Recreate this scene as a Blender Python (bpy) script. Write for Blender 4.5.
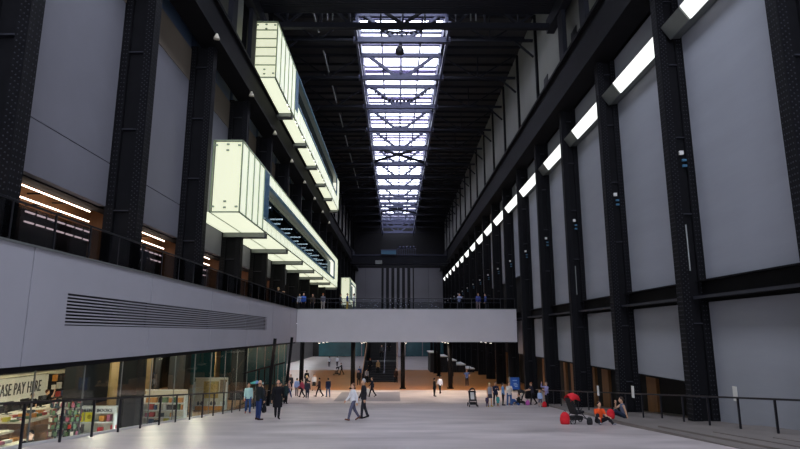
import bpy, math, random
from mathutils import Vector, Matrix
random.seed(7)
sc = bpy.context.scene
C = sc.collection
for o in list(bpy.data.objects):
    bpy.data.objects.remove(o, do_unlink=True)
PI = math.pi

# ------------------------------------------------------------------ camera
F_PX = 563.0
PITCH = math.atan(108.5 / F_PX)
YAW = math.atan(4.0 / F_PX * math.cos(PITCH))
cam_d = bpy.data.cameras.new('camera')
cam_d.sensor_width = 36.0
cam_d.lens = F_PX / 800.0 * 36.0
cam_d.clip_end = 600
cam = bpy.data.objects.new('camera', cam_d)
C.objects.link(cam)
cam.rotation_euler = (PI / 2 + PITCH, 0, -YAW)
sc.camera = cam

# ------------------------------------------------------------------ sky, exposure
wd = bpy.data.worlds.new('overcast_sky')
sc.world = wd
wd.use_nodes = True
bg = wd.node_tree.nodes['Background']
bg.inputs[0].default_value = (0.93, 0.95, 1.0, 1)
bg.inputs[1].default_value = 8.4
vs = sc.view_settings
vs.view_transform = 'Standard'
vs.look = 'None'
vs.gamma = 1.0
vs.use_curve_mapping = False
vs.exposure = 0.0
SKY_X0, SKY_X1 = -3.6, 4.6
pl = bpy.data.lights.new('skylight_daylight_portal', 'AREA')
pl.shape = 'RECTANGLE'
pl.size = SKY_X1 - SKY_X0
pl.size_y = 164
pl.cycles.is_portal = True
po = bpy.data.objects.new('skylight_daylight_portal', pl)
C.objects.link(po)
po.location = ((SKY_X0 + SKY_X1) / 2, 68, 30.6)

p2 = bpy.data.lights.new('added_window_daylight_portal', 'AREA')  # portal for the windows added behind the camera
p2.shape = 'RECTANGLE'; p2.size = 18.4; p2.size_y = 20.2
p2.cycles.is_portal = True
p2o = bpy.data.objects.new('added_window_daylight_portal', p2)
C.objects.link(p2o)
p2o.location = (.7, -14.7, 14)
p2o.rotation_euler = (PI / 2, 0, 0)

# ------------------------------------------------------------------ materials
def lin(c):
    c = c / 255.0
    return c / 12.92 if c <= .04045 else ((c + .055) / 1.055) ** 2.4
def rgb(r, g, b):
    return (lin(r), lin(g), lin(b), 1)
MATS = {}
def mat(name, col, rough=.6, metal=0.0, var=0.0, scale=1.0, stretch=(1, 1, 1), bump=0.0, spec=.5, rvar=0.0):
    if name in MATS:
        return MATS[name]
    m = bpy.data.materials.new(name)
    m.use_nodes = True
    nt = m.node_tree
    b = nt.nodes['Principled BSDF']
    b.inputs['Base Color'].default_value = col
    b.inputs['Roughness'].default_value = rough
    b.inputs['Metallic'].default_value = metal
    b.inputs['Specular IOR Level'].default_value = spec
    if var or bump or rvar:
        tc = nt.nodes.new('ShaderNodeTexCoord')
        mp = nt.nodes.new('ShaderNodeMapping')
        mp.inputs['Scale'].default_value = stretch
        nz = nt.nodes.new('ShaderNodeTexNoise')
        nz.inputs['Scale'].default_value = scale
        nz.inputs['Detail'].default_value = 6
        nz.inputs['Roughness'].default_value = .62
        geo = nt.nodes.new('ShaderNodeNewGeometry')
        nt.links.new(geo.outputs['Position'], mp.inputs['Vector'])
        nt.links.new(mp.outputs[0], nz.inputs['Vector'])
        if var:
            rp = nt.nodes.new('ShaderNodeValToRGB')
            rp.color_ramp.elements[0].position = .3
            rp.color_ramp.elements[1].position = .7
            rp.color_ramp.elements[0].color = tuple(c * (1 - var) for c in col[:3]) + (1,)
            rp.color_ramp.elements[1].color = tuple(min(1, c * (1 + var)) for c in col[:3]) + (1,)
            nt.links.new(nz.outputs[0], rp.inputs[0])
            nt.links.new(rp.outputs[0], b.inputs['Base Color'])
        if rvar:
            mr = nt.nodes.new('ShaderNodeMapRange')
            mr.inputs['To Min'].default_value = rough - rvar
            mr.inputs['To Max'].default_value = rough + rvar
            nt.links.new(nz.outputs[0], mr.inputs[0])
            nt.links.new(mr.outputs[0], b.inputs['Roughness'])
        if bump:
            bp = nt.nodes.new('ShaderNodeBump')
            bp.inputs['Strength'].default_value = bump
            bp.inputs['Distance'].default_value = .02
            nt.links.new(nz.outputs[0], bp.inputs['Height'])
            nt.links.new(bp.outputs[0], b.inputs['Normal'])
    MATS[name] = m
    return m
def emit(name, col, strength):
    m = bpy.data.materials.new(name)
    m.use_nodes = True
    b = m.node_tree.nodes['Principled BSDF']
    b.inputs['Base Color'].default_value = (.6, .6, .6, 1)
    b.inputs['Roughness'].default_value = .4
    b.inputs['Emission Color'].default_value = col
    b.inputs['Emission Strength'].default_value = strength
    MATS[name] = m
    return m
def glass(name, tint, refl=.12, rough=.02, diff=0.0):
    m = bpy.data.materials.new(name)
    m.use_nodes = True
    nt = m.node_tree
    nt.nodes.clear()
    out = nt.nodes.new('ShaderNodeOutputMaterial')
    tr = nt.nodes.new('ShaderNodeBsdfTransparent')
    tr.inputs[0].default_value = tint
    gl = nt.nodes.new('ShaderNodeBsdfGlossy')
    gl.inputs['Roughness'].default_value = rough
    mx = nt.nodes.new('ShaderNodeMixShader')
    mx.inputs[0].default_value = refl
    nt.links.new(tr.outputs[0], mx.inputs[1])
    nt.links.new(gl.outputs[0], mx.inputs[2])
    last = mx
    if diff:
        df = nt.nodes.new('ShaderNodeBsdfTranslucent')
        df.inputs[0].default_value = (.8, .8, .85, 1)
        m2 = nt.nodes.new('ShaderNodeMixShader')
        m2.inputs[0].default_value = diff
        nt.links.new(mx.outputs[0], m2.inputs[1])
        nt.links.new(df.outputs[0], m2.inputs[2])
        last = m2
    nt.links.new(last.outputs[0], out.inputs[0])
    MATS[name] = m
    return m

mat('black_steel', rgb(20, 20, 23), .7, 0, .2, 1.5, spec=.12)
mat('rivet_steel', rgb(44, 45, 52), .5, spec=.3)
mat('roof_steel', rgb(30, 31, 38), .7, spec=.2)
mat('skylit_steel', rgb(56, 60, 86), .5)  # bluish tone puts the skylight falling on the steel into its colour
mat('roof_deck', rgb(46, 46, 50), .8)
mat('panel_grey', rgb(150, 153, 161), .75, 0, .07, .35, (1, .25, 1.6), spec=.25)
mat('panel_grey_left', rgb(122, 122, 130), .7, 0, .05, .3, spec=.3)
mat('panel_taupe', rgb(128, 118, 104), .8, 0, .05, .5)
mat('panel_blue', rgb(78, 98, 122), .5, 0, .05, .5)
mat('clerestory_grey', rgb(128, 128, 122), .8, 0, .08, .4, (1, 1, .3))
mat('fascia', rgb(166, 166, 173), .6, 0, .05, .25, spec=.3)
mat('bridge_concrete', rgb(196, 193, 198), .6, 0, .04, .4, spec=.3)
mat('floor_concrete', rgb(184, 174, 172), .4, 0, .3, .5, (.55, 1.3, 1), bump=.04, rvar=.15)
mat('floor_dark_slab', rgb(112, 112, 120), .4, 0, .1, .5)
mat('floor_brown', rgb(172, 114, 60), .3, 0, .14, .6)
mat('step_stone', rgb(116, 109, 104), .6, 0, .22, .8, (1, .4, 1), bump=.1)
mat('rail_metal', rgb(38, 38, 44), .35, .5)
mat('dark_wall', rgb(20, 20, 22), .8)
mat('end_wall_grey', rgb(120, 120, 124), .8, 0, .06, .2)
mat('brown_wood', rgb(150, 108, 70), .55, 0, .2, 2, (1, 1, .15))
mat('teal_glass_wall', rgb(40, 88, 96), .25, 0, .2, .3)
mat('vent_dark', rgb(22, 22, 26), .6)
mat('white_paint', rgb(225, 224, 218), .6)
mat('cream', rgb(216, 208, 186), .6, 0, .05, 1)
mat('blue_frame', rgb(66, 112, 140), .45)
mat('mullion', rgb(120, 124, 122), .4, .4)
mat('black_matte', rgb(24, 24, 27), .7)
mat('gold_strip', rgb(150, 124, 84), .5, .2)
mat('sign_letter', rgb(70, 70, 74), .6)
mat('monitor', rgb(18, 19, 22), .3)
mat('yellow_poster', rgb(232, 214, 40), .6)
mat('yellow_print', rgb(170, 150, 30), .6)
mat('red_plastic', rgb(200, 24, 34), .5)
mat('lilac_bar', rgb(150, 140, 190), .5)
emit('lightbox', (.93, 1.0, .72, 1), .74)
emit('lightbox_end', (1.0, 1.0, .88, 1), .8)
emit('lightbox_bottom', (.95, 1.0, .74, 1), .88)
mat('pane_edge', rgb(158, 172, 148), .4)
emit('strip_lit', (.97, 1, .97, 1), 1.3)
emit('tube_warm', (1, .78, .62, 1), 6.0)
emit('reflection_pink', (1, .74, .74, 1), 2.2)  # glow standing in for reflections of the tubes
emit('lamp_white', (1, .97, .9, 1), 5.0)
emit('shop_lamp', (1, .9, .72, 1), 9.0)
glass('lightbox_glass', (.95, .96, .88, 1), .04)
glass('pane_clear', (.92, .94, 1, 1), .06)
glass('pane_frost', (.80, .78, .92, 1), .06, diff=.25)
glass('pane_dim', (.16, .15, .21, 1), .06, diff=.04)
glass('shop_glass', (.86, .92, .90, 1), .07)
glass('rail_glass', (.42, .43, .45, 1), .05)
glass('bridge_glass', (.8, .81, .83, 1), .001)
glass('dark_glass', (.25, .3, .34, 1), .12)

# ------------------------------------------------------------------ builders
WP = {}
class MB:
    def __init__(s):
        s.v = []; s.f = []
    def box(s, x0, x1, y0, y1, z0, z1):
        n = len(s.v)
        s.v += [(x0, y0, z0), (x1, y0, z0), (x1, y1, z0), (x0, y1, z0), (x0, y0, z1), (x1, y0, z1), (x1, y1, z1), (x0, y1, z1)]
        s.f += [tuple(n + i for i in q) for q in ((0, 3, 2, 1), (4, 5, 6, 7), (0, 1, 5, 4), (1, 2, 6, 5), (2, 3, 7, 6), (3, 0, 4, 7))]
        return s
    def hexa(s, pts):          # 8 points, bottom ring then top ring
        n = len(s.v)
        s.v += [tuple(p) for p in pts]
        s.f += [tuple(n + i for i in q) for q in ((0, 3, 2, 1), (4, 5, 6, 7), (0, 1, 5, 4), (1, 2, 6, 5), (2, 3, 7, 6), (3, 0, 4, 7))]
        return s
    def prism(s, ring, d):     # ring of 3d points extruded by vector d
        n = len(s.v); k = len(ring)
        s.v += [tuple(p) for p in ring] + [tuple(Vector(p) + Vector(d)) for p in ring]
        s.f.append(tuple(n + k - 1 - i for i in range(k)))
        s.f.append(tuple(n + k + i for i in range(k)))
        for i in range(k):
            j = (i + 1) % k
            s.f.append((n + i, n + j, n + k + j, n + k + i))
        return s
    def tube(s, a, b, r, r2=None, k=8):
        a = Vector(a); b = Vector(b); r2 = r if r2 is None else r2
        d = (b - a).normalized()
        u = d.cross(Vector((0, 0, 1)) if abs(d.z) < .9 else Vector((1, 0, 0))).normalized()
        w = d.cross(u)
        n = len(s.v)
        for P, R in ((a, r), (b, r2)):
            for i in range(k):
                t = 2 * PI * i / k
                s.v.append(tuple(P + u * (R * math.cos(t)) + w * (R * math.sin(t))))
        s.f.append(tuple(n + k - 1 - i for i in range(k)))
        s.f.append(tuple(n + k + i for i in range(k)))
        for i in range(k):
            j = (i + 1) % k
            s.f.append((n + i, n + j, n + k + j, n + k + i))
        return s
    def bar(s, a, b, w, h):    # square bar between two points
        a = Vector(a); b = Vector(b)
        d = (b - a).normalized()
        u = d.cross(Vector((0, 0, 1)) if abs(d.z) < .95 else Vector((0, 1, 0))).normalized() * (w / 2)
        q = d.cross(u).normalized() * (h / 2)
        return s.hexa([a - u - q, a + u - q, a + u + q, a - u + q, b - u - q, b + u - q, b + u + q, b - u + q])
    def path(s, pts, r, k=8):
        for a, b in zip(pts[:-1], pts[1:]):
            s.tube(a, b, r, k=k)
        return s
    def ball(s, c, rx, ry=None, rz=None, k=10, m=6):
        ry = rx if ry is None else ry; rz = rx if rz is None else rz
        n = len(s.v)
        s.v.append((c[0], c[1], c[2] - rz))
        for i in range(1, m):
            p = PI * i / m - PI / 2
            for j in range(k):
                t = 2 * PI * j / k
                s.v.append((c[0] + rx * math.cos(p) * math.cos(t), c[1] + ry * math.cos(p) * math.sin(t), c[2] + rz * math.sin(p)))
        s.v.append((c[0], c[1], c[2] + rz))
        e = len(s.v) - 1
        for j in range(k):
            s.f.append((n, n + 1 + (j + 1) % k, n + 1 + j))
            s.f.append((e, e - k + j, e - k + (j + 1) % k))
        for i in range(m - 2):
            for j in range(k):
                a = n + 1 + i * k
                s.f.append((a + j, a + (j + 1) % k, a + k + (j + 1) % k, a + k + j))
        return s
    def lathe(s, prof, c=(0, 0, 0), k=14):
        n = len(s.v)
        for r, z in prof:
            for j in range(k):
                t = 2 * PI * j / k
                s.v.append((c[0] + r * math.cos(t), c[1] + r * math.sin(t), c[2] + z))
        for i in range(len(prof) - 1):
            for j in range(k):
                a = n + i * k
                s.f.append((a + j, a + (j + 1) % k, a + k + (j + 1) % k, a + k + j))
        s.f.append(tuple(n + k - 1 - j for j in range(k)))
        e = n + (len(prof) - 1) * k
        s.f.append(tuple(e + j for j in range(k)))
        return s
    def mesh(s, name, m, off=(0, 0, 0)):
        me = bpy.data.meshes.new(name)
        me.from_pydata([(a - off[0], b - off[1], c - off[2]) for a, b, c in s.v], [], s.f)
        me.materials.append(MATS[m] if isinstance(m, str) else m)
        return me
    def build(s, name, m, parent=None, smooth=False, base=None):
        off = WP[parent] if parent else (base or (0, 0, 0))
        me = s.mesh(name, m, off)
        if smooth:
            for p in me.polygons:
                p.use_smooth = True
        o = bpy.data.objects.new(name, me)
        C.objects.link(o)
        if parent:
            o.parent = parent
        else:
            o.location = off
        WP[o] = off
        return o
def B(*a):
    return MB().box(*a)
def empty(name, loc=(0, 0, 0)):
    o = bpy.data.objects.new(name, None)
    o.empty_display_size = .2
    C.objects.link(o)
    o.location = loc
    WP[o] = tuple(loc)
    return o
def tag(o, label, cat, group=None, kind=None):
    o['label'] = label; o['category'] = cat
    if group: o['group'] = group
    if kind: o['kind'] = kind
    return o
def struct(o, label, cat):
    tag(o, label, cat); o['kind'] = 'structure'
    return o
def inst(me, name, parent, loc=(0, 0, 0)):
    o = bpy.data.objects.new(name, me)
    C.objects.link(o)
    o.parent = parent
    o.location = loc
    WP[o] = WP[parent]
    return o
ORD = ['first', 'second', 'third', 'fourth', 'fifth', 'sixth', 'seventh', 'eighth', 'ninth', 'tenth', 'eleventh', 'twelfth',
       'thirteenth', 'fourteenth', 'fifteenth', 'sixteenth', 'seventeenth', 'eighteenth', 'nineteenth', 'twentieth']

# ------------------------------------------------------------------ key dimensions (camera eye = origin)
def rz(y):
    return -1.6 - .0863 * y if y < 51 else -6.0
YEND = 150.0
YBACK = -14.0
BAY = 7.635
LC = [15.36 + BAY * k for k in range(-3, 18)]     # far faces of the left columns
RC = [16.70 + BAY * k for k in range(-3, 18)]     # far faces of the right columns
LX, LP_X = -10.5, -11.8                           # left column face, left panel plane
RX, RP_X = 12.1, 13.17

# ------------------------------------------------------------------ floor
fl = empty('floor')
struct(fl, 'grey polished concrete floor sloping down to a level hall', 'floor')
MB().hexa([(-9.95, YBACK, rz(YBACK) - .3), (15.5, YBACK, rz(YBACK) - .3), (15.5, 51, -6.3), (-9.95, 51, -6.3),
           (-9.95, YBACK, rz(YBACK)), (15.5, YBACK, rz(YBACK)), (15.5, 51, -6.0), (-9.95, 51, -6.0)]).build('ramp', 'floor_concrete', fl)
B(-22, 16, 51.02, 56.5, -6.3, -6.0).build('floor_slab', 'floor_concrete', fl)
B(-22, 16, 56.5, 62.5, -6.3, -6.001).build('floor_slab', 'floor_concrete', fl)
B(-22, 16, 62.5, 96, -6.3, -6.002).build('wood_toned_floor', 'floor_brown', fl)
B(-22, 16, 96, YEND, -6.3, -6.003).build('floor_slab', 'floor_concrete', fl)
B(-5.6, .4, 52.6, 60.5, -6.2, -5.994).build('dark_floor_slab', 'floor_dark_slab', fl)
B(-9.9, 15, 50.96, 51.06, -6.2, -5.99).build('floor_joint_strip', 'mullion', fl)
def edge_x(y):
    return 8.7 + max(0, y - 21) * .118
SLABS = [(44.0, 0.0), (33.5, .3), (25.6, .0), (21.2, .7), (18.6, 1.3), (16.6, 1.9)]   # far end, set-back from the edge line
def slab_h(yk, y):
    return .0125 * (y - (yk - 12.5)) + .004
for yk, sx in SLABS:
    y0 = yk - 12.5
    xa, xb = edge_x(y0) + sx, edge_x(yk) + sx
    MB().hexa([(xa, y0, rz(y0) - .2), (13.4, y0, rz(y0) - .2), (13.4, yk, rz(yk) - .2), (xb, yk, rz(yk) - .2),
               (xa, y0, rz(y0) + .004), (13.4, y0, rz(y0) + .004), (13.4, yk, rz(yk) + slab_h(yk, yk)), (xb, yk, rz(yk) + slab_h(yk, yk))]).build('stone_step', 'step_stone', fl)
def step_z(x, y):
    z = rz(y)
    for yk, sx in SLABS:
        if yk - 12.5 < y < yk and x > edge_x(y) + sx - .15:
            z = max(z, rz(y) + slab_h(yk, y))
    return z
# ------------------------------------------------------------------ right wall
wr = B(13.45, 14.0, YBACK, YEND, -2.15, 30).build('wall_right', 'dark_wall', None)
struct(wr, 'tall right wall of grey panels between black steel columns', 'wall')
WP[wr] = (0, 0, 0)
B(15.5, 15.9, YBACK, YEND, -6.3, -2.1).build('recess_wall', 'dark_wall', wr)
B(13.45, 15.6, YBACK, YEND, -2.3, -2.14).build('recess_soffit', 'dark_wall', wr)
for k in range(len(RC) - 1):
    y0, y1 = RC[k] + .03, RC[k + 1] - .52
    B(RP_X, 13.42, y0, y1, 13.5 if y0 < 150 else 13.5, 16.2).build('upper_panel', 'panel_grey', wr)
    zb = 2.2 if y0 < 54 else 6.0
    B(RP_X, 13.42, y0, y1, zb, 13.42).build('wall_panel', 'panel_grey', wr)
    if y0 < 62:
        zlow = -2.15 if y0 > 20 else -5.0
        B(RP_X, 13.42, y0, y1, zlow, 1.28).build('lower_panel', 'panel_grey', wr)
        bm = MB().box(12.95, 13.1, y0, y1, 1.5, 2.12).box(12.55, 13.2, y0, y1, 1.42, 1.5).box(12.7, 13.2, y0, y1, 2.12, 2.18)
        bm.build('cross_beam', 'black_steel', wr)
        B(12.53, 12.56, y0, y1, 1.40, 1.52).build('beam_edge', 'rivet_steel', wr)
    elif y0 < 140:
        B(13.3, 13.44, y0 + 1.2, y1 - 1.0, 2.3, 5.4).build('opening_panel', 'brown_wood', wr)
    if y0 > 20:
        B(15.3, 15.5, y0 + 2.2, y0 + 3.5, -6, -2.3).build('wood_panel', 'brown_wood', wr)
        B(15.3, 15.5, y0 + 5.0, y0 + 5.6, -6, -2.3).build('wood_panel', 'brown_wood', wr)
    B(12.75, 12.95, RC[k] + .03, RC[k + 1] - .33, 18.8, 28.9).build('clerestory_panel', 'clerestory_grey', wr)
for k in (5, 6):
    B(12.7, 12.76, RC[k] + 4.4, RC[k] + 5.6, 18.9, 21.4).build('dark_louvre', 'black_matte', wr)
for k in (4, 5):   # lower dark bands of the panel nearest the camera
    pass
t = B(11.75, 12.9, YBACK, YEND, 16.15, 18.7)
t.box(11.5, 12.95, YBACK, YEND, 18.6, 18.8).box(11.55, 12.9, YBACK, YEND, 16.1, 16.25)
struct(t.build('trim_1', 'black_steel'), 'black steel crane beam running along the right wall', 'beam')

# ------------------------------------------------------------------ left wall
wl = B(-12.6, -12.1, YBACK, YEND, 5.0, 30).build('wall_left', 'dark_wall', None)
struct(wl, 'tall left wall of grey panels between black steel columns', 'wall')
WP[wl] = (0, 0, 0)
for k in range(len(LC) - 1):
    y0, y1 = LC[k] + .03, LC[k + 1] - .62
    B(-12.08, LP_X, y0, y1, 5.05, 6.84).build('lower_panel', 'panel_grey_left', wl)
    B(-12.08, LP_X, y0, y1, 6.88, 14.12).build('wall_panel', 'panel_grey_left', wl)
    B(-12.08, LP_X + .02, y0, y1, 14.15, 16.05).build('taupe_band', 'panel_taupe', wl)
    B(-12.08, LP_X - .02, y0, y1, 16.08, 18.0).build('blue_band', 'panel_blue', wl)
    B(-12.05, -11.85, y0, y1, 18.7, 28.9).build('clerestory_panel', 'clerestory_grey', wl)
t = B(-11.3, -10.15, YBACK, YEND, 16.3, 18.3)
t.box(-11.35, -9.95, YBACK, YEND, 18.2, 18.4).box(-11.3, -10.0, YBACK, YEND, 16.25, 16.4)
struct(t.build('trim_2', 'black_steel'), 'black steel crane beam running along the left wall', 'beam')

# ------------------------------------------------------------------ columns
def col_meshes(side):
    # local: x from hall face (0) towards the wall (s*depth), y from -w to 0, z absolute
    dep = 1.3 if side < 0 else 1.07
    w = .58 if side < 0 else .5
    s = 1 if side > 0 else -1
    def bx(a, b, y0, y1, z0, z1):
        xa, xb = sorted((s * a, s * b))
        return B(xa, xb, y0, y1, z0, z1)
    z0, z1 = (2.2, 16.3) if side < 0 else (-6.2, 16.2)
    M = {}
    M['front_flange'] = bx(0, .05, -w, 0, z0, z1).mesh('front_flange', 'black_steel')
    M['front_angle'] = bx(.05, .40, -w + .06, -.06, z0, z1).mesh('front_angle', 'black_steel')
    M['web'] = bx(.4, dep - .28, -w / 2 - .05, -w / 2 + .05, z0, z1).mesh('web', 'black_steel')
    M['rear_angle'] = bx(dep - .28, dep + .1, -w + .06, -.06, z0, z1).mesh('rear_angle', 'black_steel')
    M['stiffener'] = bx(.38, dep - .26, -w + .08, -.08, -.025, .025).mesh('stiffener', 'rivet_steel')
    xa = .35
    M['upright'] = bx(xa + .1, xa + .45, -.36, 0, 18.7, 28.6).mesh('upright', 'black_steel')
    r = MB()
    def riv(cx, cy, cz, nx, ny):
        q = .022; n = len(r.v)
        if ny:
            r.v += [(cx - q, cy, cz - q), (cx + q, cy, cz - q), (cx + q, cy, cz + q), (cx - q, cy, cz + q), (cx, cy - .022, cz)]
        else:
            r.v += [(cx, cy - q, cz - q), (cx, cy + q, cz - q), (cx, cy + q, cz + q), (cx, cy - q, cz + q), (cx - .022 * s, cy, cz)]
        r.f += [(n, n + 1, n + 4), (n + 1, n + 2, n + 4), (n + 2, n + 3, n + 4), (n + 3, n, n + 4)]
    z = z0 + .1
    while z < z1:
        for a in (.12, .22, .33, dep - .2, dep - .08):
            riv(s * a, -w + .06, z + (.09 if a in (.22,) else 0), 0, 1)
        for b in (-w + .08, -w + .2, -.2, -.08):
            riv(0, b, z, 1, 0)
        z += .19
    M['rivets'] = r.mesh('rivets', 'rivet_steel')
    return M
for side, ys, xf in ((-1, LC, LX), (1, RC, RX)):
    M = col_meshes(side)
    for k, yk in enumerate(ys):
        n = k - (2 if side > 0 else 2)
        nm = ORD[n - 1] if n >= 1 else None
        e = empty('steel_column', (xf, yk, 0))
        sd = 'right' if side > 0 else 'left'
        if nm and n >= 1:
            lab = 'black riveted steel column, %s from the camera along the %s wall' % ('nearest' if n == 1 else ORD[n - 1], sd)
        else:
            lab = 'black riveted steel column of the %s wall, %s' % (sd, ('behind the camera', 'level with the camera', 'just ahead of the camera at the edge of view')[k])
        tag(e, lab, 'column', 'riveted columns along the %s wall' % sd)
        parts = ['front_flange', 'front_angle', 'web', 'rear_angle', 'upright']
        for p in parts:
            inst(M[p], p, e)
        for zs in ([4.9, 8.4, 11.9, 15] if side < 0 else [-2.6, .4, 5.1, 8.6, 12.1, 15.3]):
            inst(M['stiffener'], 'stiffener', e, (0, 0, zs))
        if -1 <= n <= 6:
            inst(M['rivets'], 'rivets', e)['kind'] = 'stuff'
        if side > 0 and n >= 2:
            B(xf + .45, xf + .62, yk - .56, yk - .45, 7.75, 7.93).build('white_switch', 'white_paint', e)
            B(xf + .55, xf + .72, yk - .56, yk - .45, 7.45, 7.55).build('small_sign', 'blue_frame', e)
            B(xf + .55, xf + .72, yk - .56, yk - .45, 7.2, 7.3).build('small_sign', 'blue_frame', e)
        if side > 0 and n in (2, 4):
            MB().tube((xf + .42, yk - .52, 2.6), (xf + .42, yk - .52, 4.6), .035).build('conduit', 'mullion', e)

# ------------------------------------------------------------------ end wall, back wall
we = B(-22, 20, YEND, YEND + .6, -6.3, 31).build('wall_end', 'dark_wall', None)
struct(we, 'far end wall with grey lower panels and five tall dark slots', 'wall')
WP[we] = (0, 0, 0)
for (x0, x1) in ((-11.5, -8.2), (-8.15, -3.9), (4.75, 8.6), (8.65, 12.6)):
    for (z0, z1) in ((-6, 2.1), (2.2, 9.0), (9.05, 17.0)):
        B(x0, x1, YEND - .25, YEND - .003, z0, z1).build('end_panel', 'end_wall_grey', we)
for i in range(6):
    x0 = -3.3 + i * 1.42
    B(x0, x0 + .62, YEND - .2, YEND - .003, 2.2, 17).build('slot_pier', 'end_wall_grey', we)
for z in (2.4, 5.0):
    B(-3.3, 4.42, YEND - .22, YEND - .01, z, z + .5).build('slot_crossbar', 'end_wall_grey', we)
for i, (x, z) in enumerate(((-1.6, 15.8), (-.2, 15.5), (2.6, 13.2), (-.3, 6.4), (1.2, 6.2), (-1.7, 5.9), (1.2, 8.3))):
    B(x - .22, x + .22, YEND - .16, YEND - .05, z, z + .14).build('slot_lamp', 'lamp_white', we)
for (x0, x1) in ((-20, -9), (-8.8, -4.5), (-4.3, 0.3), (.5, 1.4), (2.6, 6.8), (7, 12.5)):
    B(x0, x1, YEND - .28, YEND - .003, -5.9, -.6).build('teal_pane', 'teal_glass_wall', we)
B(.5, 2.4, YEND - .3, YEND - .004, -5.9, -.6).build('pale_door', 'bridge_concrete', we)
wbm = MB()
WW = ((-8.4, -3.4), (-1.8, 3.2), (4.8, 9.8))  # windows added out of view to brighten the bridge front and floor
cuts = [-22] + [v for p in WW for v in p] + [20]
for i in range(0, len(cuts), 2):
    wbm.box(cuts[i], cuts[i + 1], YBACK - .6, YBACK, -6.3, 31)
for x0, x1 in WW:
    wbm.box(x0, x1, YBACK - .6, YBACK, -6.3, 4).box(x0, x1, YBACK - .6, YBACK, 24, 31)
wb = wbm.build('wall_back', 'end_wall_grey')
struct(wb, 'end wall with three added tall windows behind the camera', 'wall')
for i, (x0, x1) in enumerate(WW):
    wn = MB().box(x0, x0 + .12, YBACK - .4, YBACK - .2, 4, 24).box(x1 - .12, x1, YBACK - .4, YBACK - .2, 4, 24).build('window_%d' % (i + 3), 'black_steel')
    struct(wn, 'added, unseen tall daylight window in the end wall behind the camera', 'window'); WP[wn] = (0, 0, 0)
    for j in range(8):
        B(x0 + .12, x1 - .12, YBACK - .32, YBACK - .29, 4.05 + j * 2.5, 6.45 + j * 2.5).build('pane', 'pane_clear', wn)
        B(x0 + .12, x1 - .12, YBACK - .36, YBACK - .24, 6.45 + j * 2.5, 6.55 + j * 2.5).build('glazing_bar', 'black_steel', wn)

# ------------------------------------------------------------------ roof, skylight
rf = MB().box(-13, SKY_X0 - .15, YBACK, YEND, 29, 29.3).box(SKY_X1 + .15, 14.5, YBACK, YEND, 29, 29.3).build('ceiling', 'roof_deck')
struct(rf, 'dark roof deck either side of the long skylight', 'ceiling')
WP[rf] = (0, 0, 0)
for x0, x1 in ((-13, -3.75), (4.75, 14.5)):
    y = 40.0
    while y < YEND:
        B(x0, x1, y, y + .12, 28.75, 29).build('roof_joist', 'roof_steel', rf)
        y += BAY / 4
sk = MB().box(SKY_X0 - .15, SKY_X0, YBACK, YEND, 28.6, 30.5).box(SKY_X1, SKY_X1 + .15, YBACK, YEND, 28.6, 30.5)
sk.box(SKY_X0, SKY_X1, YEND - .3, YEND - .01, 29.0, 30.5).box(SKY_X0, SKY_X1, YBACK, YBACK + .2, 28.6, 30.5)
sk = sk.build('window_1', 'skylit_steel')
struct(sk, 'long central roof skylight of white glass panes', 'skylight')
WP[sk] = (0, 0, 0)
PW = (SKY_X1 - SKY_X0) / 4
PL = BAY / 3
nrow = int((YEND - 42) / PL)
yS = YEND - .3 - nrow * PL
pane_me = {}
for pm in ('pane_clear', 'pane_frost', 'pane_dim'):
    pane_me[pm] = B(.04, PW - .04, .05, PL - .05, 0, .03).mesh('pane', pm)
for r in range(nrow):
    for c in range(4):
        w = random.random()
        pm = 'pane_frost' if (r % 3 == 1 or w < .15) else 'pane_clear'
        inst(pane_me[pm], 'pane', sk, (SKY_X0 + c * PW, yS + r * PL, 30.3))
for r in range(nrow + 1):
    B(SKY_X0, SKY_X1, yS + r * PL - .12, yS + r * PL + .12, 30.16, 30.36).build('glazing_bar', 'skylit_steel', sk)
    if r % 3 == 1:
        B(SKY_X0, SKY_X1, yS + r * PL + .7, yS + r * PL + 1.5, 30.2, 30.26).build('shade_blind', 'pane_dim', sk)
for c in (1, 2, 3):
    B(SKY_X0 + c * PW - .09, SKY_X0 + c * PW + .09, YBACK, YEND - .3, 30.15, 30.38).build('long_glazing_bar', 'skylit_steel', sk)
near = MB()
nn = int((yS - YBACK) / PL)
for r in range(nn):
    for c in range(4):
        x0 = SKY_X0 + c * PW
        near.box(x0 + .04, x0 + PW - .04, yS - (r + 1) * PL + .05, yS - r * PL - .05, 30.3, 30.33)
near.build('panes_overhead', 'pane_clear', sk)['kind'] = 'stuff'

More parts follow.
